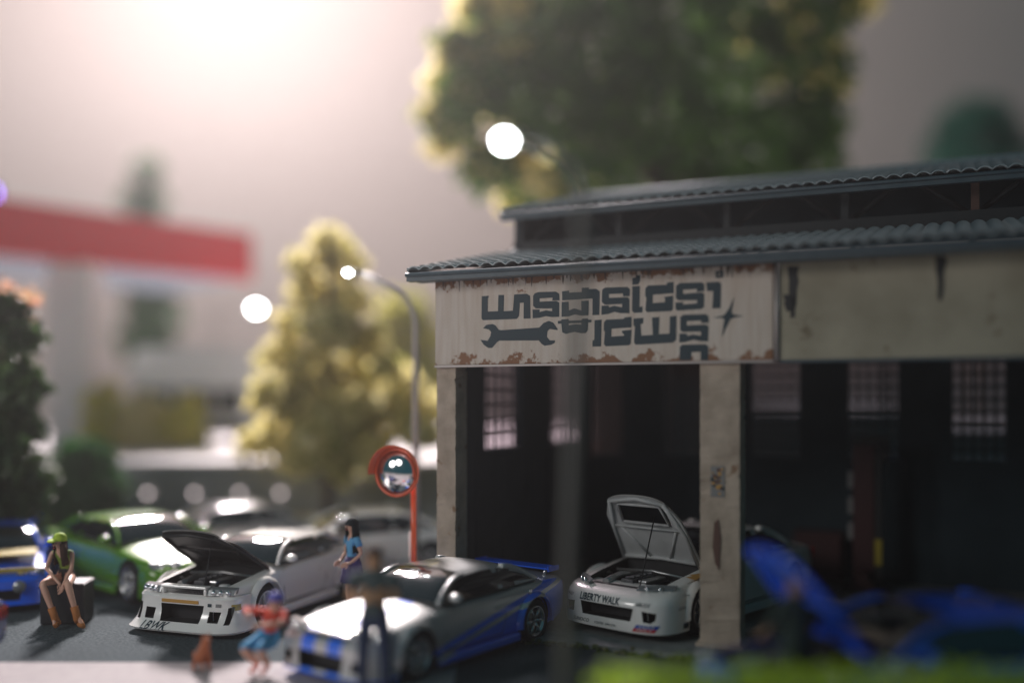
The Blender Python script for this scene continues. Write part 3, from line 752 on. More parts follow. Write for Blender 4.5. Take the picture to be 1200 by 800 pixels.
# ---- body tables (x, half width, z bottom, z shoulder, z centre top)
S15 = [(2.10, .66, .20, .56, .60), (2.0, .76, .16, .62, .66), (1.75, .83, .15, .69, .72), (1.27, .875, .15, .77, .80), (.80, .87, .15, .82, .89), (.2, .86, .15, .84, .90),
       (-.6, .865, .15, .86, .90), (-1.26, .885, .15, .87, .92), (-1.8, .87, .18, .87, .93), (-2.1, .80, .24, .84, .90), (-2.22, .70, .34, .76, .82)]
R34 = [(2.12, .78, .18, .66, .69), (2.0, .82, .15, .70, .73), (1.75, .86, .15, .73, .77), (1.33, .89, .15, .78, .83), (.80, .885, .15, .83, .92), (.2, .88, .15, .86, .92),
       (-.6, .885, .15, .88, .93), (-1.33, .91, .15, .90, .95), (-1.9, .89, .18, .90, .96), (-2.2, .84, .24, .88, .94), (-2.28, .78, .32, .82, .90)]
SUV = [(2.1, .74, .2, .60, .66), (1.9, .82, .16, .70, .78), (1.3, .87, .15, .80, .88), (.8, .87, .15, .86, .94), (-.6, .87, .15, .90, .94), (-1.3, .88, .15, .92, .96), (-2.1, .84, .24, .88, .94), (-2.2, .76, .34, .8, .88)]

def sports(car, S, paint, K, wbx, wr, W, rim, flare=True, bay=None, layers=None, xr=1.7, pockets=(), pw=.5, spokes=6, steer=0, glassm='glass_dark', roofmat=None):
    body, top, ks = car_body(car, S, paint, W, wbx, wr, open_hood=bay)
    if pockets:
        cu = MB()
        for pts, x0 in pockets:
            for s in ((1, -1) if min(p[0] for p in pts) > 0 else (1,)):
                cu.prism([(x0-.04, s*y*1.02, z+.01*(1 if z > .35 else -1)) for y, z in pts], (2, 0, 0), 1)
        cut(body, cu); body.data.set_sharp_from_angle(angle=R(32))
    cabin(car, K, roofmat or paint, glassm)
    bp = bumper(car, layers, xr, paint, pockets, pw)
    for i, x in enumerate(wbx):
        for s in (1, -1): wheel(car, x, s*(W-.115), wr, .25, rim, spokes, steer if i == 0 else 0)
    if flare:
        for x in wbx:
            for s in (1, -1):
                mb = MB(); pts = []
                rows = []
                for k in range(15):
                    a = R(-8)+R(196)*k/14; r0 = wr+.05; r1 = wr+.13
                    rows.append([(x+math.cos(a)*r0, s*(W+.055), wr+math.sin(a)*r0), (x+math.cos(a)*(r0+.015), s*(W+.06), wr+math.sin(a)*(r0+.015)), (x+math.cos(a)*(r1-.02), s*(W+.03), wr+math.sin(a)*(r1-.02)), (x+math.cos(a)*r1, s*(W-.03), wr+math.sin(a)*r1), (x+math.cos(a)*r0, s*(W-.06), wr+math.sin(a)*r0)])
                mb.grid(rows); mb.build('wheel_arch_flare', paint, car, sharp=45)
    rocker_and_rear(car, W, -S[-1][0], paint)
    door_lines(car, body, W)
    return body, top, ks, bp

# ---- white coupe in the garage, bonnet up
c1 = place('sports_coupe', 3.12, 16.75, 43, 'white sports coupe with its bonnet propped open, inside the garage', scale=1.12, z=.07)
K15 = (.80, .12, -.72, -1.45, .88, 1.24, .93, .76, .58)
lay15 = [(.10, 2.20, .86), (.13, 2.27, .90), (.20, 2.27, .905), (.30, 2.25, .90), (.48, 2.25, .895), (.56, 2.21, .885), (.62, 2.12, .86), (.645, 2.04, .83)]
b15, top15, ks15, bp15 = sports(c1, S15, 'white_paint', K15, (1.27, -1.26), .325, .89, 'rim_silver', bay=(.86, 2.02, .66), layers=lay15, xr=1.61,
    pockets=[([(-.44, .44), (.44, .44), (.40, .27), (-.40, .27)], 2.05), ([(.56, .42), (.74, .40), (.73, .31), (.68, .27), (.58, .28)], 1.95)], pw=.55)
engine(c1, .86, 2.02, .66, .56, 3)
bonnet(c1, ks15, top15, .88, 2.06, .68, R(66), 'white_paint', 'hood_under', hole=(.60, .88, .62))
for s in (1, -1):
    mb = MB(); mb.prism([(2.11, s*.40, .648), (2.0, s*.62, .648), (1.80, s*.80, .650), (1.72, s*.80, .70), (1.86, s*.60, .705), (2.03, s*.38, .69)], (0, 0, .022)); hl = mb.build('headlight', 'lens', c1, bevel=.01)
    for q in ((2.00, .52), (1.90, .66)): MB().ball((q[0]+.03, s*q[1], .675), .035, 0, 10, 8).build('lamp_reflector', 'chrome', hl)
    MB().span((1.55, s*.895, .595), (1.70, s*.905, .60)).build('panel_gap', 'black', c1)
bv = [tree_of(bp15), tree_of(b15)]
decal(c1, bv, 'LIBERTY WALK', .125, -.12, .50, 'print_dark', bold=.004, sx=.80)
decal(c1, bv, 'AIRREX', .065, .56, .50, 'print_dark', shear=.4, sx=.9, bold=.001)
decal(c1, bv, 'AIRREX', .055, -.68, .50, 'print_dark', shear=.4, sx=.9, bold=.001)
decal(c1, bv, 'SUNOCO', .07, -.42, .19, 'print_grey', shear=.3, bold=.001)
decal(c1, bv, 'COFFEE  AIRCON', .045, .0, .185, 'print_dark', shear=.2)
decal(c1, bv, '', 1, .62, .20, 'print_blue', pts=[(-.15, 0), (.14, 0), (.17, .045), (-.12, .045)], name='sponsor_badge')
decal(c1, bv, '', 1, .62, .155, 'print_red', pts=[(-.18, 0), (.11, 0), (.14, .045), (-.15, .045)], name='sponsor_badge')
decal(c1, bv, 'LIQUI', .05, .63, .224, 'print_pale', shear=.3, sx=1.5, off=.014)
decal(c1, bv, 'MOLY', .05, .60, .178, 'print_pale', shear=.3, sx=1.5, off=.014)
decal(c1, bv, '', 1, 1.70, .17, 'print_dark', pts=[(-.06, 0), (.06, 0), (.06, .07), (-.06, .07)], name='square_badge', face='left')
decal(c1, bv, 'ADVAN', .06, 1.76, .44, 'print_dark', shear=.3, face='left')
for q in ((0, .62, .82), (.03, .56, .80)):      # gold and black pinstripes along the front wing
    decal(c1, bv, '', 1, 1.28, q[2]-.055, 'print_gold' if q[0] == 0 else 'print_dark', pts=[(-.35, -.02), (.42, .045), (.42, .075), (-.35, -.008)] if q[0] == 0 else [(-.38, -.005), (.42, .10), (.42, .112), (-.38, .002)], name='pinstripe', face='left')

# ---- white widebody saloon-coupe, left, bonnet up
K34 = (.80, .10, -.80, -1.50, .92, 1.23, .96, .79, .62)
c2 = place('widebody_coupe', -4.35, 17.5, 20, 'white widebody coupe with deep front skirt and black underside of its open bonnet', z=0)
layL = [(.07, 2.42, 1.03), (.10, 2.44, 1.04), (.125, 2.40, 1.02), (.22, 2.28, .98), (.36, 2.22, .95), (.50, 2.21, .93), (.56, 2.22, .93), (.60, 2.16, .92)]
b34, top34, ks34, bp34 = sports(c2, R34, 'white_paint', K34, (1.33, -1.33), .335, .93, 'rim_white', bay=(.88, 2.05, .68), layers=layL, xr=1.70,
    pockets=[([(-.40, .46), (.40, .46), (.36, .20), (-.36, .20)], 2.0), ([(.50, .38), (.70, .38), (.68, .22), (.50, .22)], 1.9), ([(.80, .44), (.88, .46), (.86, .20), (.78, .20)], 1.8)], pw=.42, spokes=5)
engine(c2, .88, 2.05, .68, .60, 5)
bonnet(c2, ks34, top34, .86, 2.26, .74, R(38), 'white_paint', 'black')
mb = MB(); mb.span((2.06, -.42, .70), (2.20, .42, .745)); mb.span((2.06, -.42, .605), (2.19, -.37, .70)); mb.span((2.06, .37, .605), (2.19, .42, .70)); mb.build('grille_surround', 'white_paint', c2, bevel=.015)
MB().span((2.06, -.37, .603), (2.12, .37, .70)).build('grille', 'black', c2)
for s in (1, -1): headlight(c2, [(2.19, .44, .61), (2.08, .86, .61), (2.04, .86, .70), (2.15, .44, .71)], s, depth=.1, lens=3)
bv2 = [tree_of(bp34)]
decal(c2, bv2, 'LBWK', .15, -.42, .135, 'print_dark', shear=.3, sx=1.2, bold=.003)
decal(c2, bv2, '', 1, .93, .46, 'yellow_paint', pts=[(-.09, -.06), (.0, -.06), (.0, .03), (-.09, .03)], name='tow_sticker')
MB().span((2.205, -.38, .48), (2.225, .30, .53)).build('intercooler_strip', 'print_gold', c2)
decal(c2, bv2, '', 1, .52, .45, 'print_dark', pts=[(-.05, 0), (.02, 0), (.02, .05), (-.05, .05)], name='square_badge')
decal(c2, bv2, '', 1, .66, .45, 'print_grey', pts=[(-.05, 0), (.04, 0), (.04, .05), (-.05, .05)], name='square_badge')

# ---- silver coupe with blue livery
m = mat('livery', (.34, .35, .35), .30, metal=.35, coat=1.0); nt = m.node_tree; bs = nt.nodes['Principled BSDF']
tc = nt.nodes.new('ShaderNodeTexCoord'); sp = nt.nodes.new('ShaderNodeSeparateXYZ'); nt.links.new(tc.outputs['Object'], sp.inputs[0])
def mth(op, a, b=None):
    n = nt.nodes.new('ShaderNodeMath'); n.operation = op
    for i, q in enumerate((a, b)):
        if q is None: continue
        if isinstance(q, (int, float)): n.inputs[i].default_value = q
        else: nt.links.new(q, n.inputs[i])
    return n.outputs[0]
ax_ = mth('ABSOLUTE', sp.outputs[1])
stripe = mth('MULTIPLY', mth('GREATER_THAN', ax_, .12), mth('LESS_THAN', ax_, .38)); stripe = mth('MULTIPLY', stripe, mth('GREATER_THAN', sp.outputs[0], .8))
d1 = mth('SUBTRACT', sp.outputs[2], mth('ADD', mth('MULTIPLY', sp.outputs[0], -.22), .53))     # diagonal
sidem = mth('MULTIPLY', mth('GREATER_THAN', ax_, .80), mth('LESS_THAN', sp.outputs[0], 1.02))
gap = mth('MULTIPLY', mth('GREATER_THAN', d1, -.17), mth('LESS_THAN', d1, -.10))
blue = mth('MULTIPLY', mth('LESS_THAN', d1, 0.0), mth('SUBTRACT', 1.0, gap)); blue = mth('MULTIPLY', blue, sidem)
low = mth('MULTIPLY', mth('LESS_THAN', sp.outputs[2], .16), 1.0)
fac = mth('MAXIMUM', mth('MAXIMUM', stripe, blue), low)
mx = nt.nodes.new('ShaderNodeMix'); mx.data_type = 'RGBA'; nt.links.new(fac, mx.inputs[0]); mx.inputs[6].default_value = (.56, .57, .57, 1); mx.inputs[7].default_value = (.01, .16, .92, 1)
nt.links.new(mx.outputs[2], bs.inputs['Base Color']); bs.inputs['Roughness'].default_value = .36; nt.links.new(mth('MULTIPLY', mth('SUBTRACT', 1.0, fac), .45), bs.inputs['Metallic'])
mat('silver_paint', (.56, .57, .57), .36, metal=.4, coat=1.0)
c3 = place('striped_coupe', -1.13, 14.38, 37, 'silver coupe with blue stripes and a low rear wing, parked before the garage', scale=.97)
layS = [(.11, 2.22, .90), (.14, 2.28, .92), (.20, 2.26, .92), (.40, 2.24, .915), (.54, 2.24, .91), (.60, 2.18, .90), (.64, 2.12, .88)]
b3, top3, ks3, bp3 = sports(c3, R34, 'livery', K34, (1.33, -1.33), .33, .91, 'rim_silver', flare=True, layers=layS, xr=1.70,
    pockets=[([(-.44, .42), (.44, .42), (.40, .20), (-.40, .20)], 2.05), ([(.56, .38), (.76, .38), (.74, .24), (.56, .24)], 1.95)], pw=.45, spokes=6, roofmat='silver_paint')
for s in (1, -1): headlight(c3, [(2.17, .42, .62), (2.06, .86, .62), (2.02, .86, .72), (2.13, .42, .72)], s, depth=.1)
MB().span((2.06, -.40, .61), (2.165, .40, .68)).build('grille', 'black', c3)
rw = MB(); rw.prism([(-2.16, -.736, 1.03), (-1.94, -.736, 1.015), (-1.94, -.736, 1.035), (-2.16, -.736, 1.055)], (0, 1.84*.80, 0)); rwo = rw.build('rear_wing', 'blue_paint', c3)
for s in (1, -1):
    MB().span((-2.2, s*.736, .99), (-1.90, s*.755, 1.07)).build('wing_endplate', 'blue_paint', rwo)
    MB().tube([(-2.0, s*.6, .93), (-2.05, s*.6, 1.03)], .028, 6).build('wing_stay', 'chrome', rwo)
# chrome discs added on the rear quarters for a glint
for s in (1, -1): MB().ball((-1.2, s*.905, .80), (.05, .012, .05), 0, 10, 6).build('fuel_cap', 'chrome', c3)

def simple_car(name, x, y, ang, label, paint, S=R34, K=K34, scale=1.0, z=0, group='parked cars blurred behind the white coupe', bay=None, decor=None):
    c = place(name, x, y, ang, label, group, scale, z)
    r = sports(c, S, paint, K, (1.33, -1.33), .33, .90, 'rim_silver', flare=False, layers=layS, xr=1.70, pockets=[([(-.5, .40), (.5, .40), (.46, .22), (-.46, .22)], 2.05)], pw=.5, bay=bay)
    for s in (1, -1): headlight(c, [(2.17, .42, .62), (2.04, .86, .62), (2.0, .86, .71), (2.12, .42, .71)], s, depth=.1)
    return c, r
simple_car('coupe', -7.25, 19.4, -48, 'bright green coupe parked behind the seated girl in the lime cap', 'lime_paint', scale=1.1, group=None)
simple_car('coupe', -6.6, 22.6, 60, 'grey coupe whose roof shows behind the white car with the raised bonnet', 'grey_paint', group=None)
simple_car('hatchback', -3.3, 20.9, 70, 'white car behind the standing long-haired girl', 'white_paint', group=None, scale=1.05)
cr, _ = simple_car('rally_car', -9.75, 18.8, -25, 'blue rally car with yellow markings at the left edge, behind the black block', 'blue_paint', group=None)
MB().span((2.17, -.7, .69), (2.21, .7, .76)).build('yellow_band', 'yellow_paint', cr)
MB().span((1.0, -.72, .905), (1.8, .72, .935)).build('bonnet_graphic', 'yellow_paint', cr)
for s in (1, -1): MB().lathe([(.001, 2.30), (.10, 2.30), (.11, 2.2), (.001, 2.2)], 14, 'X', (0, s*.45, .45)).build('fog_lamp', 'lens', cr)
rl = MB(); rl.span((-2.2, -.75, 1.18), (-1.9, .75, 1.22)); rl.build('rear_wing', 'blue_paint', cr)
simple_car('coupe', -9.1, 12.6, 80, 'dark blue car cropped at the left edge, nearest the pale pavement', 'navy_paint', group=None)
# foreground blue car with raised bonnet
cb = place('coupe', 4.55, 10.9, 80, 'blue car with raised bonnet in the blurred right foreground', scale=1.1)
layB = layS
bb, topb, ksb, bpb = sports(cb, R34, 'blue_paint', K34, (1.33, -1.33), .33, .90, 'rim_silver', flare=False, layers=layS, xr=1.70, pockets=[([(-.5, .40), (.5, .40), (.46, .22), (-.46, .22)], 2.05)], bay=(.88, 2.05, .68))
engine(cb, .88, 2.05, .68, .58, 9); bonnet(cb, ksb, topb, .88, 2.12, .74, R(60), 'blue_paint', 'blue_paint')
for s in (1, -1): headlight(cb, [(2.17, .42, .62), (2.04, .86, .62), (2.0, .86, .71), (2.12, .42, .71)], s, depth=.1)

# ------------------------------------------------------------------ people
def skin_body(name, J, E, parent, mats, segmat, fingers=()):
    """J: joint -> (pos, radius). E: edges. segmat: edge -> material index. One continuous skinned surface."""
    names = list(J); me = bpy.data.meshes.new(name)
    me.from_pydata([J[n][0] for n in names], [(names.index(a), names.index(b)) for a, b in E], []); me.update()
    o = bpy.data.objects.new(name, me); C.objects.link(o)
    sk = o.modifiers.new('skin', 'SKIN'); sk.use_smooth_shade = True
    for i, n in enumerate(names):
        r = J[n][1]; me.skin_vertices[0].data[i].radius = (r, r) if not isinstance(r, tuple) else r
        me.skin_vertices[0].data[i].use_root = (n == 'pelvis')
    ss = o.modifiers.new('sub', 'SUBSURF'); ss.levels = 2; ss.render_levels = 2
    dg = bpy.context.evaluated_depsgraph_get(); dg.update(); nm = bpy.data.meshes.new_from_object(o.evaluated_get(dg)); bpy.data.objects.remove(o)
    segs = [(Vector(J[a][0]), Vector(J[b][0]), segmat.get((a, b), 0)) for a, b in E]
    bm = bmesh.new(); bm.from_mesh(nm)
    for f in bm.faces:
        c = f.calc_center_median(); best = 1e9
        for a, b, mi in segs:
            ab = b-a; t = max(0, min(1, (c-a).dot(ab)/max(ab.length_squared, 1e-9))); d = (c-a-ab*t).length
            if d < best: best = d; f.material_index = mi
        f.smooth = True
    mb = MB(); mb.bm.free(); mb.bm = bm
    for (base, dirv, spread) in fingers:          # four fingers and a thumb at each hand
        base = Vector(base); d = Vector(dirv).normalized(); s = Vector(spread).normalized(); n = d.cross(s)
        for k, ln in enumerate((.072, .085, .08, .062)):
            q = base+s*(k-1.5)*.019; mb.tube([q-d*.02, q+d*ln*.5+n*.004, q+d*ln*.85+n*.016, q+d*ln+n*.026], [.010, .0095, .008, .005], 6, 0)
        q = base-s*.03-d*.03; mb.tube([q, q-s*.03+d*.02, q-s*.035+d*.05], [.011, .010, .006], 6, 0)
    return mb.build(name, mats, parent, recalc=False)
BE = [('pelvis', 'waist'), ('waist', 'chest'), ('chest', 'neck'), ('neck', 'head'), ('head', 'crown')]
for s in 'LR': BE += [('chest', 'sh'+s), ('sh'+s, 'el'+s), ('el'+s, 'wr'+s), ('wr'+s, 'ha'+s), ('pelvis', 'hi'+s), ('hi'+s, 'kn'+s), ('kn'+s, 'an'+s), ('an'+s, 'to'+s)]
def face(mb_parent, head, fwd, m='skin'):
    f = Vector(fwd).normalized(); r = Vector((f.y, -f.x, 0)); h = Vector(head)
    mb = MB(); mb.ball(h+f*.098+Vector((0, 0, -.005)), (.013, .013, .018), 0, 8, 6); mb.build('nose', m, mb_parent)
    for s in (1, -1): MB().ball(h+f*.087+r*.034*s+Vector((0, 0, .022)), .011, 0, 8, 6).build('eye', 'black', mb_parent)
    MB().ball(h+f*.088+Vector((0, 0, -.05)), (.018, .018, .006), 0, 8, 6).build('mouth', 'print_red', mb_parent)
    for s in (1, -1): MB().ball(h+r*.088*s, (.014, .014, .025), 0, 8, 6).build('ear', m, mb_parent)
def hair_long(parent, head, fwd, m, length=.5, wd=.13):
    f = Vector(fwd).normalized(); r = Vector((f.y, -f.x, 0)); h = Vector(head)
    mb = MB(); n = 22; rows = []
    for j in range(13):
        t = j/12; row = []
        for k in range(n+1):
            a = R(52)+R(256)*k/n                      # open at the face
            if t < .3: q = t/.3; rad = .112*math.sin(q*math.pi/2)**.6; z = .125-.10*q
            else: q = (t-.3)/.7; rad = .112+(wd-.112)*q*(1-.3*q); z = .025-length*q
            rad *= 1+.05*math.sin(k*2.7+j*.5)
            row.append(h+f*math.cos(a)*rad*(1.0)+r*math.sin(a)*rad*.95-f*.02*q*(t >= .3)*2+Vector((0, 0, z+.012*math.sin(k*1.9)*q)))
        rows.append(row)
    mb.grid(rows); o = mb.build('hair', m, parent); s = o.modifiers.new('s', 'SOLIDIFY'); s.thickness = .02; return o
def std(z0=0, h=1.0, width=1.0):
    s = h/1.70
    return s
# standing girl, long black hair, facing left (-x)
def girl_standing():
    p = empty('person', (-2.60, 16.25, 0), R(38), 'standing woman with long black hair, light blue top and purple skirt', 'person', 'figurines of people')
    J = {'pelvis': ((0, 0, .93), .115), 'waist': ((-.01, 0, 1.10), .085), 'chest': ((-.01, 0, 1.30), .10), 'neck': ((0, 0, 1.44), .042), 'head': ((-.02, 0, 1.55), .085), 'crown': ((-.02, 0, 1.63), .07),
         'shL': ((-.01, -.15, 1.37), .045), 'elL': ((.02, -.25, 1.14), .034), 'wrL': ((-.13, -.17, 1.0), .026), 'haL': ((-.19, -.13, .98), .028),
         'shR': ((-.01, .15, 1.37), .045), 'elR': ((.0, .22, 1.12), .034), 'wrR': ((-.14, .15, 1.0), .026), 'haR': ((-.2, .11, .98), .028),
         'hiL': ((0, -.09, .88), .09), 'knL': ((-.02, -.09, .48), .055), 'anL': ((.02, -.09, .09), .034), 'toL': ((-.12, -.09, .035), .03),
         'hiR': ((0, .09, .88), .09), 'knR': ((-.02, .09, .48), .055), 'anR': ((.02, .09, .09), .034), 'toR': ((-.12, .09, .035), .03)}
    sm = {('waist', 'chest'): 1, ('pelvis', 'waist'): 1, ('chest', 'shL'): 1, ('chest', 'shR'): 1}
    b = skin_body('body', J, BE, p, ['skin', 'shirt_blue'], sm, [((-.2, -.125, .975), (-1, .3, -.3), (0, .3, 1)), ((-.21, .105, .975), (-1, -.3, -.3), (0, .3, 1))])
    mb = MB(); rows = []
    for j, (z, r) in enumerate(((1.08, .10), (1.0, .128), (.9, .150), (.78, .168), (.66, .188))):
        rows.append([(math.cos(2*math.pi*k/28)*r*(1+.03*j*math.sin(k*1.8)), math.sin(2*math.pi*k/28)*r*1.1*(1+.03*j*math.sin(k*1.8)), z) for k in range(29)])
    mb.grid(rows); o = mb.build('skirt', 'skirt_purple', p); s = o.modifiers.new('s', 'SOLIDIFY'); s.thickness = .012
    for s in (-1, 1): MB().tube([(-.01, s*.14, 1.385), (.0, s*.175, 1.33), (.01, s*.205, 1.25)], [.056, .058, .054], 10).build('sleeve', 'shirt_blue', p)
    hair_long(p, (-.02, 0, 1.57), (-1, -.15, 0), 'hair_black', .46, .145)
    MB().ball((-.005, 0, 1.62), (.105, .10, .085), 0, 14, 10).build('hair_top', 'hair_black', p)
    face(p, (-.035, -.0, 1.57), (-1, -.2, 0))
    for s in (-1, 1): MB().ball((-.05, s*.09, .04), (.12, .045, .04), 0, 12, 8).build('shoe', 'black', p)
girl_standing()
# seated girl on black block
blk = empty('seat_block', (-7.30, 16.35, 0), R(8), 'black square block the girl in the lime cap sits on', 'block')
MB().span((-.34, -.30, 0), (.34, .30, .66)).build('block', 'black', blk, bevel=.03)
MB().span((-.35, -.31, .60), (.35, .31, .64)).build('rim_band', 'rubber', blk)
def girl_seated():
    p = empty('person', (-7.26, 16.2, .66), 0, 'seated girl in lime cap and brown boots, elbows on her knees, on the black block', 'person', 'figurines of people')
    J = {'pelvis': ((0, .02, .10), .12), 'waist': ((.0, -.02, .27), .085), 'chest': ((.0, -.10, .45), .10), 'neck': ((-.01, -.16, .57), .042), 'head': ((-.02, -.20, .66), .085), 'crown': ((-.02, -.19, .74), .07),
         'shL': ((-.16, -.12, .51), .042), 'elL': ((-.20, -.25, .27), .032), 'wrL': ((.04, -.38, .08), .025), 'haL': ((.10, -.40, .02), .026),
         'shR': ((.16, -.12, .51), .042), 'elR': ((.19, -.22, .26), .032), 'wrR': ((.14, -.38, .05), .025), 'haR': ((.12, -.41, -.03), .026),
         'hiL': ((-.09, -.04, .08), .095), 'knL': ((-.20, -.40, .05), .062), 'anL': ((.00, -.42, -.44), .038), 'toL': ((.06, -.52, -.60), .032),
         'hiR': ((.09, -.04, .08), .095), 'knR': ((.22, -.42, .04), .062), 'anR': ((.36, -.44, -.42), .038), 'toR': ((.44, -.52, -.60), .032)}
    J['toL'] = ((.05, -.50, -.60), .03); J['toR'] = ((.50, -.50, -.61), .03)
    sm = {('waist', 'chest'): 1, ('pelvis', 'waist'): 2, ('chest', 'shL'): 1, ('chest', 'shR'): 1, ('pelvis', 'hiL'): 2, ('pelvis', 'hiR'): 2}
    b = skin_body('body', J, BE, p, ['skin', 'top_lime', 'black'], sm, [((.11, -.405, .01), (.3, -.2, -1), (1, 0, .3)), ((.125, -.42, -.035), (-.3, -.2, -1), (1, 0, .3))])
    hair_long(p, (-.02, -.17, .68), (-.25, -1, 0), 'hair_brown', .40, .12)
    mb = MB(); mb.tube([(.06, -.24, .66), (.09, -.27, .5), (.08, -.25, .3)], [.05, .06, .03], 8); mb.build('hair_lock', 'hair_brown', p)
    cap = MB(); cap.lathe([(.001, .115), (.06, .10), (.095, .06), (.11, 0), (.108, -.02)], 20, 'Z', (-.01, -.19, .72)); co = cap.build('cap', 'cap_lime', p)
    MB().ball((-.08, -.30, .715), (.085, .09, .018), 0, 14, 6, Matrix.Rotation(.25, 3, 'X')).build('cap_peak', 'cap_lime', co)
    face(p, (-.035, -.20, .655), (-.3, -1, -.1))
    for (kn, an, to) in (('knL', 'anL', 'toL'), ('knR', 'anR', 'toR')):
        a, k, t = Vector(J[an][0]), Vector(J[kn][0]), Vector(J[to][0]); d = (k-a).normalized()
        MB().tube([a+d*.12, a, a-d*.08+Vector((0, -.01, 0)), a-d*.14], [.060, .056, .058, .052], 12).tube([a-d*.13+Vector((0, .03, 0)), (a-d*.14+t)/2, t+Vector((.02, -.02, 0))], [.055, .052, .03], 12).build('boot', 'boots', p)
girl_seated()
# man in front of silver car, arms folded, seen facing the camera
def man():
    p = empty('person', (-1.66, 12.0, 0), R(-5), 'man in dark T-shirt and navy trousers with folded arms, before the silver car', 'person', 'figurines of people', 1.06)
    J = {'pelvis': ((0, 0, .95), .14), 'waist': ((0, 0, 1.12), .125), 'chest': ((0, 0, 1.33), .15), 'neck': ((0, 0, 1.50), .06), 'head': ((0, -.01, 1.61), .095), 'crown': ((0, 0, 1.69), .08),
         'shL': ((-.20, 0, 1.42), .065), 'elL': ((-.27, -.08, 1.18), .045), 'wrL': ((-.05, -.22, 1.22), .034), 'haL': ((.06, -.22, 1.25), .036),
         'shR': ((.20, 0, 1.42), .065), 'elR': ((.27, -.08, 1.17), .045), 'wrR': ((.05, -.26, 1.20), .034), 'haR': ((-.06, -.25, 1.20), .036),
         'hiL': ((-.10, 0, .90), .11), 'knL': ((-.13, -.02, .50), .075), 'anL': ((-.14, .02, .10), .055), 'toL': ((-.16, -.14, .04), .045),
         'hiR': ((.10, 0, .90), .11), 'knR': ((.13, -.02, .50), .075), 'anR': ((.14, .02, .10), .055), 'toR': ((.16, -.14, .04), .045)}
    sm = {('waist', 'chest'): 1, ('pelvis', 'waist'): 1, ('chest', 'shL'): 1, ('chest', 'shR'): 1, ('chest', 'neck'): 1}
    for s in 'LR': sm.update({('pelvis', 'hi'+s): 2, ('hi'+s, 'kn'+s): 2, ('kn'+s, 'an'+s): 2, ('an'+s, 'to'+s): 3})
    skin_body('body', J, BE, p, ['skin_tan', 'shirt_grey', 'trousers_navy', 'black'], sm, [((.07, -.22, 1.25), (1, 0, .2), (0, .2, 1)), ((-.07, -.25, 1.2), (-1, 0, .2), (0, .2, 1))])
    for s in (-1, 1): MB().tube([(s*.19, 0, 1.44), (s*.225, -.02, 1.35), (s*.245, -.05, 1.27)], [.08, .08, .072], 10).build('sleeve', 'shirt_grey', p)
    MB().ball((0, .02, 1.67), (.098, .10, .075), 0, 14, 8).build('hair', 'hair_brown', p)
    face(p, (0, -.02, 1.62), (0, -1, 0), 'skin_tan')
man()
# crouching figure in red top and blue shorts
def crouch():
    p = empty('person', (-3.22, 13.25, 0), R(-20), 'crouching figure in red top, purple cap and bright blue shorts beside the silver car', 'person', 'figurines of people')
    J = {'pelvis': ((-.05, .05, .46), .12), 'waist': ((-.03, .0, .60), .10), 'chest': ((.06, -.06, .76), .11), 'neck': ((.13, -.10, .86), .045), 'head': ((.18, -.14, .95), .088), 'crown': ((.18, -.13, 1.02), .07),
         'shL': ((-.10, -.10, .82), .058), 'elL': ((-.26, -.20, .86), .042), 'wrL': ((-.10, -.34, .84), .03), 'haL': ((-.04, -.38, .84), .032),
         'shR': ((.24, .0, .80), .058), 'elR': ((.32, -.16, .72), .042), 'wrR': ((.12, -.34, .70), .03), 'haR': ((.06, -.38, .70), .032),
         'hiL': ((-.13, .0, .42), .105), 'knL': ((-.20, -.34, .38), .07), 'anL': ((-.12, -.10, .12), .045), 'toL': ((-.14, -.26, .04), .035),
         'hiR': ((.05, .0, .42), .105), 'knR': ((.06, -.36, .40), .07), 'anR': ((.04, -.10, .12), .045), 'toR': ((.04, -.28, .04), .035)}
    sm = {('waist', 'chest'): 1, ('chest', 'shL'): 1, ('chest', 'shR'): 1, ('chest', 'neck'): 1, ('shL', 'elL'): 1, ('shR', 'elR'): 1, ('elL', 'wrL'): 1, ('pelvis', 'waist'): 2}
    for s in 'LR': sm.update({('pelvis', 'hi'+s): 2, ('hi'+s, 'kn'+s): 2, ('an'+s, 'to'+s): 3})
    skin_body('body', J, BE, p, ['skin', 'red_cloth', 'shorts_blue', 'shoes_pink'], sm, [((-.04, -.39, .84), (.4, -1, 0), (0, 0, 1)), ((.06, -.39, .70), (-.2, -1, 0), (0, 0, 1))])
    MB().lathe([(.001, .11), (.06, .095), (.095, .055), (.105, 0)], 18, 'Z', (.18, -.13, 1.0)).build('cap', 'cap_purple', p)
    face(p, (.18, -.14, .95), (.1, -1, 0))
crouch()
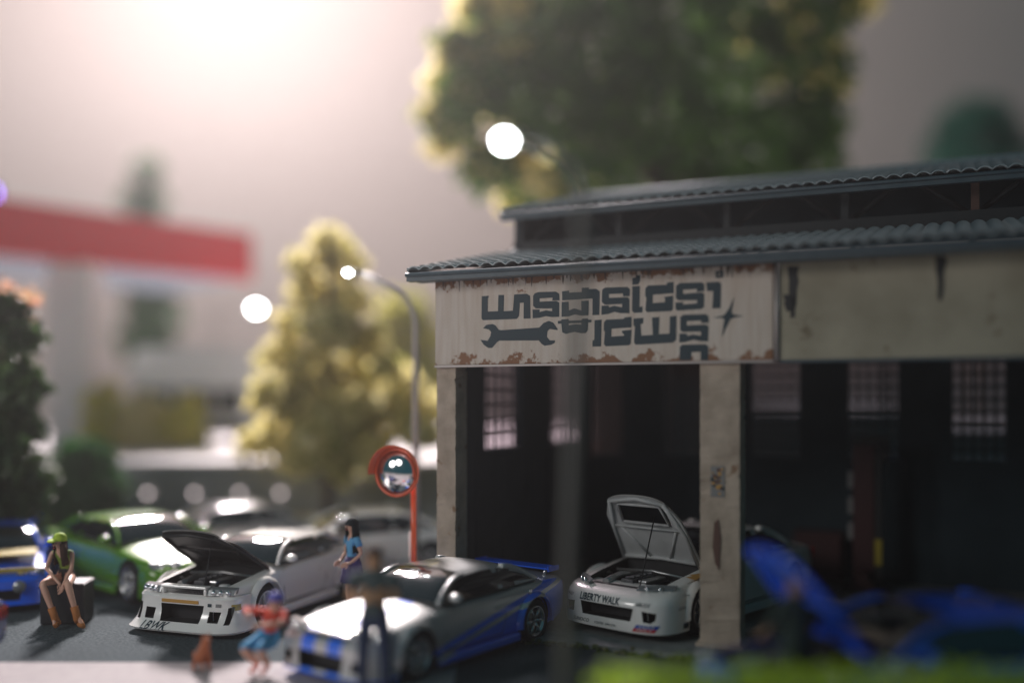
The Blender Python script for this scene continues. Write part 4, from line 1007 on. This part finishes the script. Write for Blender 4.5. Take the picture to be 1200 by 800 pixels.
def man_green():
    p = empty('person', (3.02, 10.55, 0), R(20), 'man in dark green clothes standing at the raised bonnet of the blue car', 'person', 'figurines of people', 1.04)
    J = {'pelvis': ((0, 0, .95), .14), 'waist': ((0, 0, 1.12), .125), 'chest': ((0, 0, 1.33), .15), 'neck': ((0, 0, 1.50), .06), 'head': ((0, .01, 1.61), .095), 'crown': ((0, 0, 1.69), .08),
         'shL': ((-.20, 0, 1.42), .065), 'elL': ((-.28, .06, 1.18), .045), 'wrL': ((-.25, .22, 1.05), .034), 'haL': ((-.24, .29, 1.03), .036),
         'shR': ((.20, 0, 1.42), .065), 'elR': ((.28, .06, 1.18), .045), 'wrR': ((.25, .20, 1.0), .034), 'haR': ((.24, .27, .98), .036),
         'hiL': ((-.10, 0, .90), .11), 'knL': ((-.12, -.0, .50), .075), 'anL': ((-.12, -.02, .10), .055), 'toL': ((-.14, .13, .04), .045),
         'hiR': ((.10, 0, .90), .11), 'knR': ((.12, -.0, .50), .075), 'anR': ((.12, -.02, .10), .055), 'toR': ((.14, .13, .04), .045)}
    sm = {('waist', 'chest'): 1, ('pelvis', 'waist'): 1, ('chest', 'shL'): 1, ('chest', 'shR'): 1, ('chest', 'neck'): 1, ('shL', 'elL'): 1, ('shR', 'elR'): 1}
    for s in 'LR': sm.update({('pelvis', 'hi'+s): 1, ('hi'+s, 'kn'+s): 1, ('kn'+s, 'an'+s): 1, ('an'+s, 'to'+s): 2})
    skin_body('body', J, BE, p, ['skin_tan', 'cloth_green', 'black'], sm, [((-.24, .30, 1.03), (0, 1, -.2), (1, 0, 0)), ((.24, .28, .98), (0, 1, -.2), (1, 0, 0))])
    MB().lathe([(.001, .11), (.06, .095), (.095, .055), (.106, 0)], 18, 'Z', (0, .0, 1.66)).build('cap', 'cloth_green', p)
    face(p, (0, .0, 1.6), (0, 1, 0), 'skin_tan')
man_green()
# dog sitting
def dog():
    p = empty('dog', (-4.15, 13.35, 0), R(-50), 'small orange and brown dog sitting on the pavement edge', 'dog')
    J = {'pelvis': ((-.10, 0, .13), .10), 'mid': ((-.02, 0, .21), .095), 'chest': ((.06, 0, .29), .085), 'neck': ((.09, 0, .36), .05), 'head': ((.12, 0, .44), .075), 'muz': ((.22, 0, .41), .032),
         'flL': ((.09, -.05, .22), .03), 'fwL': ((.09, -.05, .10), .02), 'fpL': ((.12, -.05, .02), .022), 'flR': ((.09, .05, .22), .03), 'fwR': ((.09, .05, .10), .02), 'fpR': ((.12, .05, .02), .022),
         'knL': ((.0, -.10, .13), .045), 'hoL': ((-.09, -.10, .05), .025), 'hpL': ((.0, -.10, .02), .024), 'knR': ((.0, .10, .13), .045), 'hoR': ((-.09, .10, .05), .025), 'hpR': ((.0, .10, .02), .024),
         't1': ((-.20, 0, .08), .03), 't2': ((-.28, 0, .12), .022), 't3': ((-.32, 0, .20), .012)}
    E = [('pelvis', 'mid'), ('mid', 'chest'), ('chest', 'neck'), ('neck', 'head'), ('head', 'muz'), ('chest', 'flL'), ('flL', 'fwL'), ('fwL', 'fpL'), ('chest', 'flR'), ('flR', 'fwR'), ('fwR', 'fpR'),
         ('pelvis', 'knL'), ('knL', 'hoL'), ('hoL', 'hpL'), ('pelvis', 'knR'), ('knR', 'hoR'), ('hoR', 'hpR'), ('pelvis', 't1'), ('t1', 't2'), ('t2', 't3')]
    skin_body('body', J, E, p, ['fur_orange', 'fur_grey'], {('mid', 'chest'): 1, ('pelvis', 'mid'): 1})
    for s in (-1, 1): MB().tube([(.10, s*.035, .47), (.10, s*.05, .52)], [.022, .004], 6).build('ear', 'fur_orange', p)
    for s in (-1, 1): MB().ball((.165, s*.025, .445), .008, 0, 6, 5).build('eye', 'black', p)
    MB().ball((.228, 0, .415), .011, 0, 6, 5).build('nose', 'black', p)
dog()

# ------------------------------------------------------------------ street lamps, mirror, lift
def street_lamp(x, y, lean, arm, ht, label, r=.06, pm='pole_grey', led=.075, poleht=None):
    p = empty('street_lamp', (x, y, 0), 0, label, 'street lamp', 'street lamps')
    zt = poleht; pts = [(0, 0, 0), (lean*.5, 0, zt*.5), (lean, 0, zt)]
    n = 7
    for i in range(1, n+1):
        t = i/n; a = t*R(62); pts.append((lean-abs(arm)*.42*(1-math.cos(a)), 0, zt+(ht-zt)*.62*math.sin(a)/math.sin(R(62))))
    end = Vector((arm+.25, 0, ht-.02)); pts.append(tuple(end))
    MB().tube(pts, [r]*2+[r*.8]*(len(pts)-2), 10).build('pole', pm, p)
    MB().lathe([(r*2.2, 0), (r*2.2, .06), (r*1.3, .12), (r*1.2, .3)], 14, 'Z').build('pole_base', pm, p)
    d = (Vector((arm, 0, ht+.02))-end)
    h = MB(); h.tube([end-d*.1, end+d*.35, Vector((arm-.12, 0, ht+.03))], [.05, .10, .07], 10, 0, .45); hd = h.build('lamp_head', 'pole_dark', p)
    MB().ball((arm-.02, -.03, ht-.02), (led, led, .05), 0, 12, 8).build('lamp_lens', 'led', hd)
    return p
street_lamp(-1.84, 19, 0, -1.26, 6.07, 'street lamp with curved arm behind the round traffic mirror', r=.07, poleht=5.0, led=.07)
street_lamp(.50*.9, 9.5, .22, -.5, 6.10, 'blurred street lamp in the near foreground before the garage', r=.065, pm='pole_dark', led=.055, poleht=5.5)
street_lamp(-11.4, 38.5, 0, 1.55, 7.2, 'far street lamp left of the yellow tree', r=.06, poleht=6.4, led=.14)
tm = empty('traffic_mirror', (-1.63, 16.5, 0), 0, 'round convex traffic mirror with red hood on a red post', 'mirror')
MB().tube([(0, 0, 0), (0, 0, 2.55)], .045, 12).build('post', 'red_plastic', tm)
MB().lathe([(.12, 0), (.12, .03), (.07, .08)], 14, 'Z').build('post_foot', 'red_plastic', tm)
mc = Vector((-.27, -.12, 2.43)); q = Vector((-.45, -1, .02)).to_track_quat('-Y', 'Z').to_matrix()
mb = MB(); mb.lathe([(.001, -.10)]+[(.37*math.sin(t), -.10+.10*(1-math.cos(t*1.0))*1.6) for t in [k/12*math.pi/2 for k in range(1, 13)]], 32)
def xf(o, c, rm):
    for v in o.data.vertices: v.co = c+rm @ v.co
    return o
xf(mb.build('mirror_glass', 'chrome', tm), mc, q)
mb = MB(); mb.lathe([(.365, -.02), (.40, -.03), (.41, .0), (.40, .05), (.30, .07), (.001, .08)], 32); xf(mb.build('mirror_frame', 'red_plastic', tm), mc, q)
mb = MB(); rows = []
for k in range(19):
    a = R(-15)+R(200)*k/18; rows.append([(math.cos(a)*.405, -.0, math.sin(a)*.405), (math.cos(a)*.44, -.16, math.sin(a)*.44), (math.cos(a)*.45, -.16, math.sin(a)*.45), (math.cos(a)*.42, .0, math.sin(a)*.42)])
mb.grid(rows); o = xf(mb.build('mirror_hood', 'red_plastic', tm), mc, q)
MB().tube([(0, 0, 2.43), (-.12, -.03, 2.43)], .03, 8).build('bracket', 'red_plastic', tm)
# white sleeve beside the post
sb = empty('marker_post', (-1.70, 16.9, 0), 0, 'short pale marker post behind the red mirror post', 'post')
MB().tube([(0, 0, 0), (0, 0, 1.35)], .05, 10).build('post', 'canopy_white', sb); MB().ball((0, 0, 1.35), .05, 0, 10, 6).build('post_cap', 'canopy_white', sb)

def lift(px, Y, label):
    x = (px-600)/F*Y
    p = empty('car_lift', (x, Y, .07), R(-24), label, 'car lift')
    mb = MB(); mb.span((-.24, -.12, 0), (.14, .12, 2.72)); mb.build('column', 'lift_red', p, bevel=.02)
    MB().span((.145, -.10, .05), (.26, .14, 2.66)).build('carriage_rail', 'black', p)
    MB().span((-.26, -.14, 2.722), (.28, .16, 2.82)).build('column_cap', 'black', p)
    MB().span((.15, -.16, .5), (.27, -.105, .98)).build('safety_sleeve', 'yellow_paint', p)
    MB().span((-.45, -.3, 0), (.45, .3, .04)).build('base_plate', 'black', p)
    for k in range(3): MB().span((-.33, -.06, .95+k*.48), (-.25, .04, 1.25+k*.48)).build('latch_box', 'print_grey', p)
    MB().span((-.1, -.75, .30), (.06, -.13, .42)).build('lift_arm', 'lift_red', p)
lift(1016, 18.6, 'dark red two-post car lift column with yellow sleeve in the right bay')
tb = empty('tool_cabinet', ((960-600)/F*19.5, 19.5, .07), R(-24), 'dark red tool cabinet beside the car lift in the garage shadow', 'cabinet')
MB().span((-.45, -.25, .08), (.45, .25, 1.0)).build('cabinet_body', 'lift_red', tb, bevel=.02)
for k in range(5): MB().span((-.42, -.275, .14+k*.17), (.42, -.253, .28+k*.17)).build('drawer', 'lift_red', tb, bevel=.006)

# ------------------------------------------------------------------ vegetation
def leaves(name, blobs, count, size, m, parent, seed, flat=.0, shell=.55):
    rs = np.random.RandomState(seed); vol = np.array([b[3]*b[4]*b[5] for b in blobs]); pr = vol**.8; pr /= pr.sum()
    ix = rs.choice(len(blobs), count, p=pr); B = np.array(blobs)[ix]
    d = rs.normal(size=(count, 3)); d /= np.linalg.norm(d, axis=1)[:, None]
    rad = (shell+(1-shell)*rs.rand(count))*(1+.18*np.sin(d[:, 0]*7+d[:, 2]*5+ix))
    c = B[:, :3]+d*B[:, 3:6]*rad[:, None]
    a = rs.normal(size=(count, 3)); a /= np.linalg.norm(a, axis=1)[:, None]; b = np.cross(a, rs.normal(size=(count, 3))); b /= np.linalg.norm(b, axis=1)[:, None]
    s = size*(.6+.8*rs.rand(count))[:, None]
    v = np.stack([c-a*s, c+b*s*.45, c+a*s, c-b*s*.45], 1).reshape(-1, 3)
    me = bpy.data.meshes.new(name); me.vertices.add(len(v)); me.vertices.foreach_set('co', v.ravel().astype(np.float32))
    me.loops.add(count*4); me.loops.foreach_set('vertex_index', np.arange(count*4, dtype=np.int32)); me.polygons.add(count)
    me.polygons.foreach_set('loop_start', np.arange(0, count*4, 4, dtype=np.int32)); me.update(calc_edges=True); me.materials.append(MATS[m] if isinstance(m, str) else m)
    o = bpy.data.objects.new(name, me); C.objects.link(o); o.parent = parent; return o
def tree(name, x, y, z, label, blobs, count, size, m, trunk_r, trunk_h, seed, extra=(), cat='tree', group=None):
    p = empty(name, (x, y, z), 0, label, cat, group)
    rnd = random.Random(seed)
    mb = MB(); mb.tube([(0, 0, 0), (rnd.uniform(-.1, .1), 0, trunk_h*.5), (0, 0, trunk_h)], [trunk_r, trunk_r*.75, trunk_r*.5], 10)
    for b in blobs[:14]:
        c = Vector(b[:3]); st = Vector((0, 0, min(trunk_h*.95, max(trunk_h*.3, c.z-b[5]))))
        mb.tube([st, (st+c)/2+Vector((0, 0, -.1*trunk_h*.2)), c], [trunk_r*.4, trunk_r*.25, trunk_r*.1], 6)
    mb.build('trunk', 'bark', p)
    leaves('crown', blobs, count, size, m, p, seed)
    for (bl, ct, sz, mm, nm) in extra: leaves(nm, bl, ct, sz, mm, p, seed+1)
    return p
def cone_blobs(h, r, z0, n, seed, jit=.3):
    rnd = random.Random(seed); out = []
    for i in range(n):
        t = (i+.5)/n; rr = r*(1-t)**.8; a = rnd.uniform(0, 6.28); k = rnd.uniform(.2, .75)*rr
        s = max(.28, r*.38*(1-.55*t)); out.append((math.cos(a)*k, math.sin(a)*k, z0+h*t, s, s, s*rnd.uniform(.5, .8)))
    return out
def P3(px, py, Y): return P(px, py, Y)
# the big tree behind the garage
Yt = 29.0
def rel(px, py, dy, base): q = P(px, py, Yt+dy); return (q.x-base[0], q.y-base[1], q.z-base[2])
base = (P(770, 400, Yt).x, Yt, 1.915)
rb = random.Random(3); bl = []; sun = []
outline = [(545, 60, 40), (530, 140, 45), (575, 200, 40), (620, 230, 30), (590, 20, 55), (640, 120, 70), (700, 60, 80), (700, 170, 70), (780, 20, 80), (770, 130, 80), (860, 60, 80), (850, 170, 70), (930, 150, 60), (960, 90, 45), (935, 30, 55), (990, 10, 28), (960, 190, 35), (905, 210, 50), (640, -20, 70), (750, -80, 90), (860, -70, 90), (690, 220, 50), (790, 215, 60), (860, 230, 50), (600, 100, 50), (550, 110, 40), (960, 150, 40)]
for (a, b, r_) in outline:
    q = rel(a, b, rb.uniform(-1.5, 2.5), base); s = r_/F*Yt; bl.append((*q, s, s*1.1, s*.85))
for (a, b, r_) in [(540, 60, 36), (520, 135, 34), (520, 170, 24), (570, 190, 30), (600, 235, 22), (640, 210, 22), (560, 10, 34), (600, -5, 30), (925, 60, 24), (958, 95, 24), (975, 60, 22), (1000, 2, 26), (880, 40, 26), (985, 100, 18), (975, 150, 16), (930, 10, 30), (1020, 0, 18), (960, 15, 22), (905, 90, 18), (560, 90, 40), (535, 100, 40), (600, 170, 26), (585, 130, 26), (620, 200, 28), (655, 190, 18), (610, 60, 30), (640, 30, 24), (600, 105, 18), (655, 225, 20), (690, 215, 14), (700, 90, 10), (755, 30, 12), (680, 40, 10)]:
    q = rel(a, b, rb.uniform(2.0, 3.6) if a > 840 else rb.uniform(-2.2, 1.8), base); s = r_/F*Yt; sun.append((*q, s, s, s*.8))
tree('broadleaf_tree', *base, 'huge dark broadleaf tree with sunlit rim towering behind the garage', bl, 32000, .17, 'leaf_dark', .45, 9.5, 11, extra=[(sun, 8000, .19, 'leaf_sun', 'sunlit_foliage')])  # paler rim leaves paint in the light from behind
# yellow tree in the middle left
def blobs_px(lst, Y, base, seed, dyr=1.0):
    r_ = random.Random(seed); out = []
    for (a, b, r) in lst:
        q = P(a, b, Y+r_.uniform(-dyr, dyr)); s = r/F*Y; out.append((q.x-base[0], q.y-base[1], q.z-base[2], s, s, s*.85))
    return out
Yy = 26.5; by = (P(385, 400, Yy).x, Yy, 0)
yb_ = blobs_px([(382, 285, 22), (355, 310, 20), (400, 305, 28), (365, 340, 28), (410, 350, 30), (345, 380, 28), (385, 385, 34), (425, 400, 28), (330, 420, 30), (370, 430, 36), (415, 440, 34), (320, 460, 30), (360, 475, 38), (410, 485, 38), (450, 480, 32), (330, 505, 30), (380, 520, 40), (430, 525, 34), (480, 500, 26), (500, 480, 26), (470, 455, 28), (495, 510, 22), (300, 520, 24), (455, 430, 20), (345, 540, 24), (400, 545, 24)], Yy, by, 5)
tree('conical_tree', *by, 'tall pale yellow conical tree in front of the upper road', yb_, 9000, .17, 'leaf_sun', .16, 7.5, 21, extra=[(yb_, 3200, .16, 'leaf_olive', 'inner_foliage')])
# dark cypress behind canopy
Yc = 58; bc = (P(172, 400, Yc).x, Yc, 1.9)
tree('cypress', *bc, 'dark cypress standing behind the red canopy', blobs_px([(172, 200, 18), (168, 235, 26), (172, 275, 30), (175, 320, 32), (180, 365, 34), (172, 405, 34)], Yc, bc, 6, .5), 7000, .25, 'leaf_green', .25, 6, 22)
# left flowering tree
Yl = 21; bl_ = (P(5, 400, Yl).x, Yl, 0)
lb = blobs_px([(0, 370, 34), (28, 395, 24), (-10, 430, 40), (25, 450, 30), (20, 500, 30), (0, 480, 40), (-20, 560, 60), (30, 560, 34), (5, 610, 40)], Yl, bl_, 7)
pb = blobs_px([(5, 350, 20), (30, 350, 16), (42, 355, 10), (38, 372, 10), (2, 335, 14)], Yl, bl_, 8, .4)
tree('flowering_tree', *bl_, 'green flowering tree with pink and yellow blossoms at the left edge', lb, 9000, .13, 'leaf_deep', .14, 3.6, 23, extra=[(pb, 150, .09, 'petal', 'blossom')])
# hedge bush in front of wall
Yh = 25; bh = (P(95, 560, Yh).x, Yh, 0)
tree('clipped_bush', *bh, 'round dark green bush in front of the grey wall, behind the green car', blobs_px([(95, 545, 36), (75, 570, 40), (115, 575, 34), (60, 600, 40), (110, 610, 36), (30, 590, 40)], Yh, bh, 9, .5), 9000, .13, 'leaf_green', .12, 1.2, 24, cat='bush')
# yellow shrubs on the deck, pale tree right of the yellow tree
Ys = 35
for k, (px, w_) in enumerate(((128, 50), (168, 52), (208, 46))):
    b0 = (P(px, 500, Ys).x, Ys, 1.915)
    tree('shrub', *b0, ['bright yellow-green shrub beside the pale canopy column', 'bright yellow-green shrub in the middle of the row on the upper road', 'bright yellow-green shrub nearest the pale box van'][k],
         blobs_px([(px, 500, w_*.6), (px-14, 470+k*12, w_*.34), (px+13, 484-k*5, w_*.34), (px+2, 456+k*14, w_*.24), (px+4, 512, w_*.7)], Ys, b0, 30+k, .6), 3600, .16, 'leaf_sun' if k == 1 else 'leaf_yellow', .1, .6, 31+k, cat='shrub', group='yellow-green shrubs on the upper road')
Yp = 40; bp_ = (P(478, 450, Yp).x, Yp, 1.915)
tree('broadleaf_tree', *bp_, 'pale green tree between the curved street lamp and the garage', blobs_px([(470, 370, 34), (492, 400, 32), (462, 410, 30), (500, 440, 34), (470, 455, 36), (490, 480, 34), (520, 470, 30)], Yp, bp_, 10, .8), 6000, .2, 'leaf_olive', .2, 4, 41)
Yq = 62; bq = (P(1142, 300, Yq).x, Yq, 1.9)
tree('broadleaf_tree', *bq, 'small teal-green tree far behind the right end of the roof', blobs_px([(1142, 150, 42), (1120, 180, 36), (1170, 180, 40), (1145, 215, 50)], Yq, bq, 12, .5), 4000, .35, 'leaf_teal', .3, 10, 42)
# foreground hedge
hd = empty('hedge', (4.4, 9.1, 0), 0, 'low lime-green hedge blurred along the bottom right of the picture', 'hedge')
MB().span((-3.45, -.28, 0), (6, .28, .98)).build('hedge_core', 'moss', hd, bevel=.08)
rs = np.random.RandomState(5); hb = [(-3.4+k*.28, 0, z, .30, .36, .22) for k in range(34) for z in (.95, .55)]
leaves('foliage', hb, 12000, .05, 'leaf_lime', hd, 50, shell=.8)

# ------------------------------------------------------------------ red canopy (filling station) + van on the deck
Yk = 36.0
fc = empty('station_canopy', (P(88, 470, Yk).x, Yk, 1.915), 0, 'filling station canopy with red fascia on a thick pale column', 'canopy')
def rk(px, py, Y): q = P(px, py, Y); return Vector((q.x, q.y, q.z))-Vector(fc.location)
a0, a1 = rk(-160, 225, 30.5), rk(296, 282, 40.5)     # near-left and far-right end of the front fascia
a0.z = a1.z = 0
dirv = (a1-a0).normalized(); back = Vector((-dirv.y, dirv.x, 0)); zc0, zc1 = 7.2-.6, 7.2+1.3
def cslab(z0, z1, off0, off1, m, nm):
    q = [a0+back*off0, a1+back*off0, a1+back*off1, a0+back*off1]; mb = MB(); mb.prism([(p.x, p.y, z0) for p in q], (0, 0, z1-z0)); return mb.build(nm, m, fc)
cslab(zc0, zc1, 0, .25, 'canopy_red', 'fascia'); cslab(zc0+.05, zc1-.1, .252, 7, 'canopy_under', 'canopy_deck')
mb = MB(); mb.span((-.75, -.6, 0), (.75, .6, zc0+.04)); mb.build('column', 'canopy_white', fc, bevel=.05)
nl = empty('neon_sign', P(-6, 240, 34), 0, 'violet neon tube sign at the far left edge by the red canopy', 'sign')
MB().tube([(0, 0, -.55), (0, 0, .55)], .06, 8).build('neon_tube', 'neon', nl); MB().span((-.3, .08, -.7), (.1, .16, .7)).build('back_plate', 'black', nl)
vn = empty('box_van', (P(240, 500, 38).x, 38, 1.915), R(8), 'pale box van with dark lower sides on the upper road, left of the yellow tree', 'van', scale=1.3)
S = [(-1.9, 0), (1.9, 0), (1.95, .9), (1.75, 1.5), (1.35, 2.35), (1.1, 2.5), (-1.7, 2.5), (-1.9, 2.3)]
mb = MB(); mb.prism([(x, -.9, z+.35) for x, z in S], (0, 1.8, 0)); mb.build('body', 'van_white', vn, bevel=.08)
for k, (x0, x1) in enumerate(((-1.75, -.7), (-.6, .35), (.45, 1.2))): MB().span((x0, -.915, .95), (x1, -.9, 1.65)).build('side_window', 'glass_dark', vn)
for x in (-1.2, 1.2):
    for s in (-1, 1):
        t = MB().lathe([(.001, -.1), (.33, -.1), (.36, 0), (.33, .1), (.001, .1)], 20).build('wheel', 'tyre', vn); t.location = (x, s*.82, .36)
MB().span((-1.9, -.93, .30), (1.95, -.905, .62)).build('side_skirt', 'black', vn)
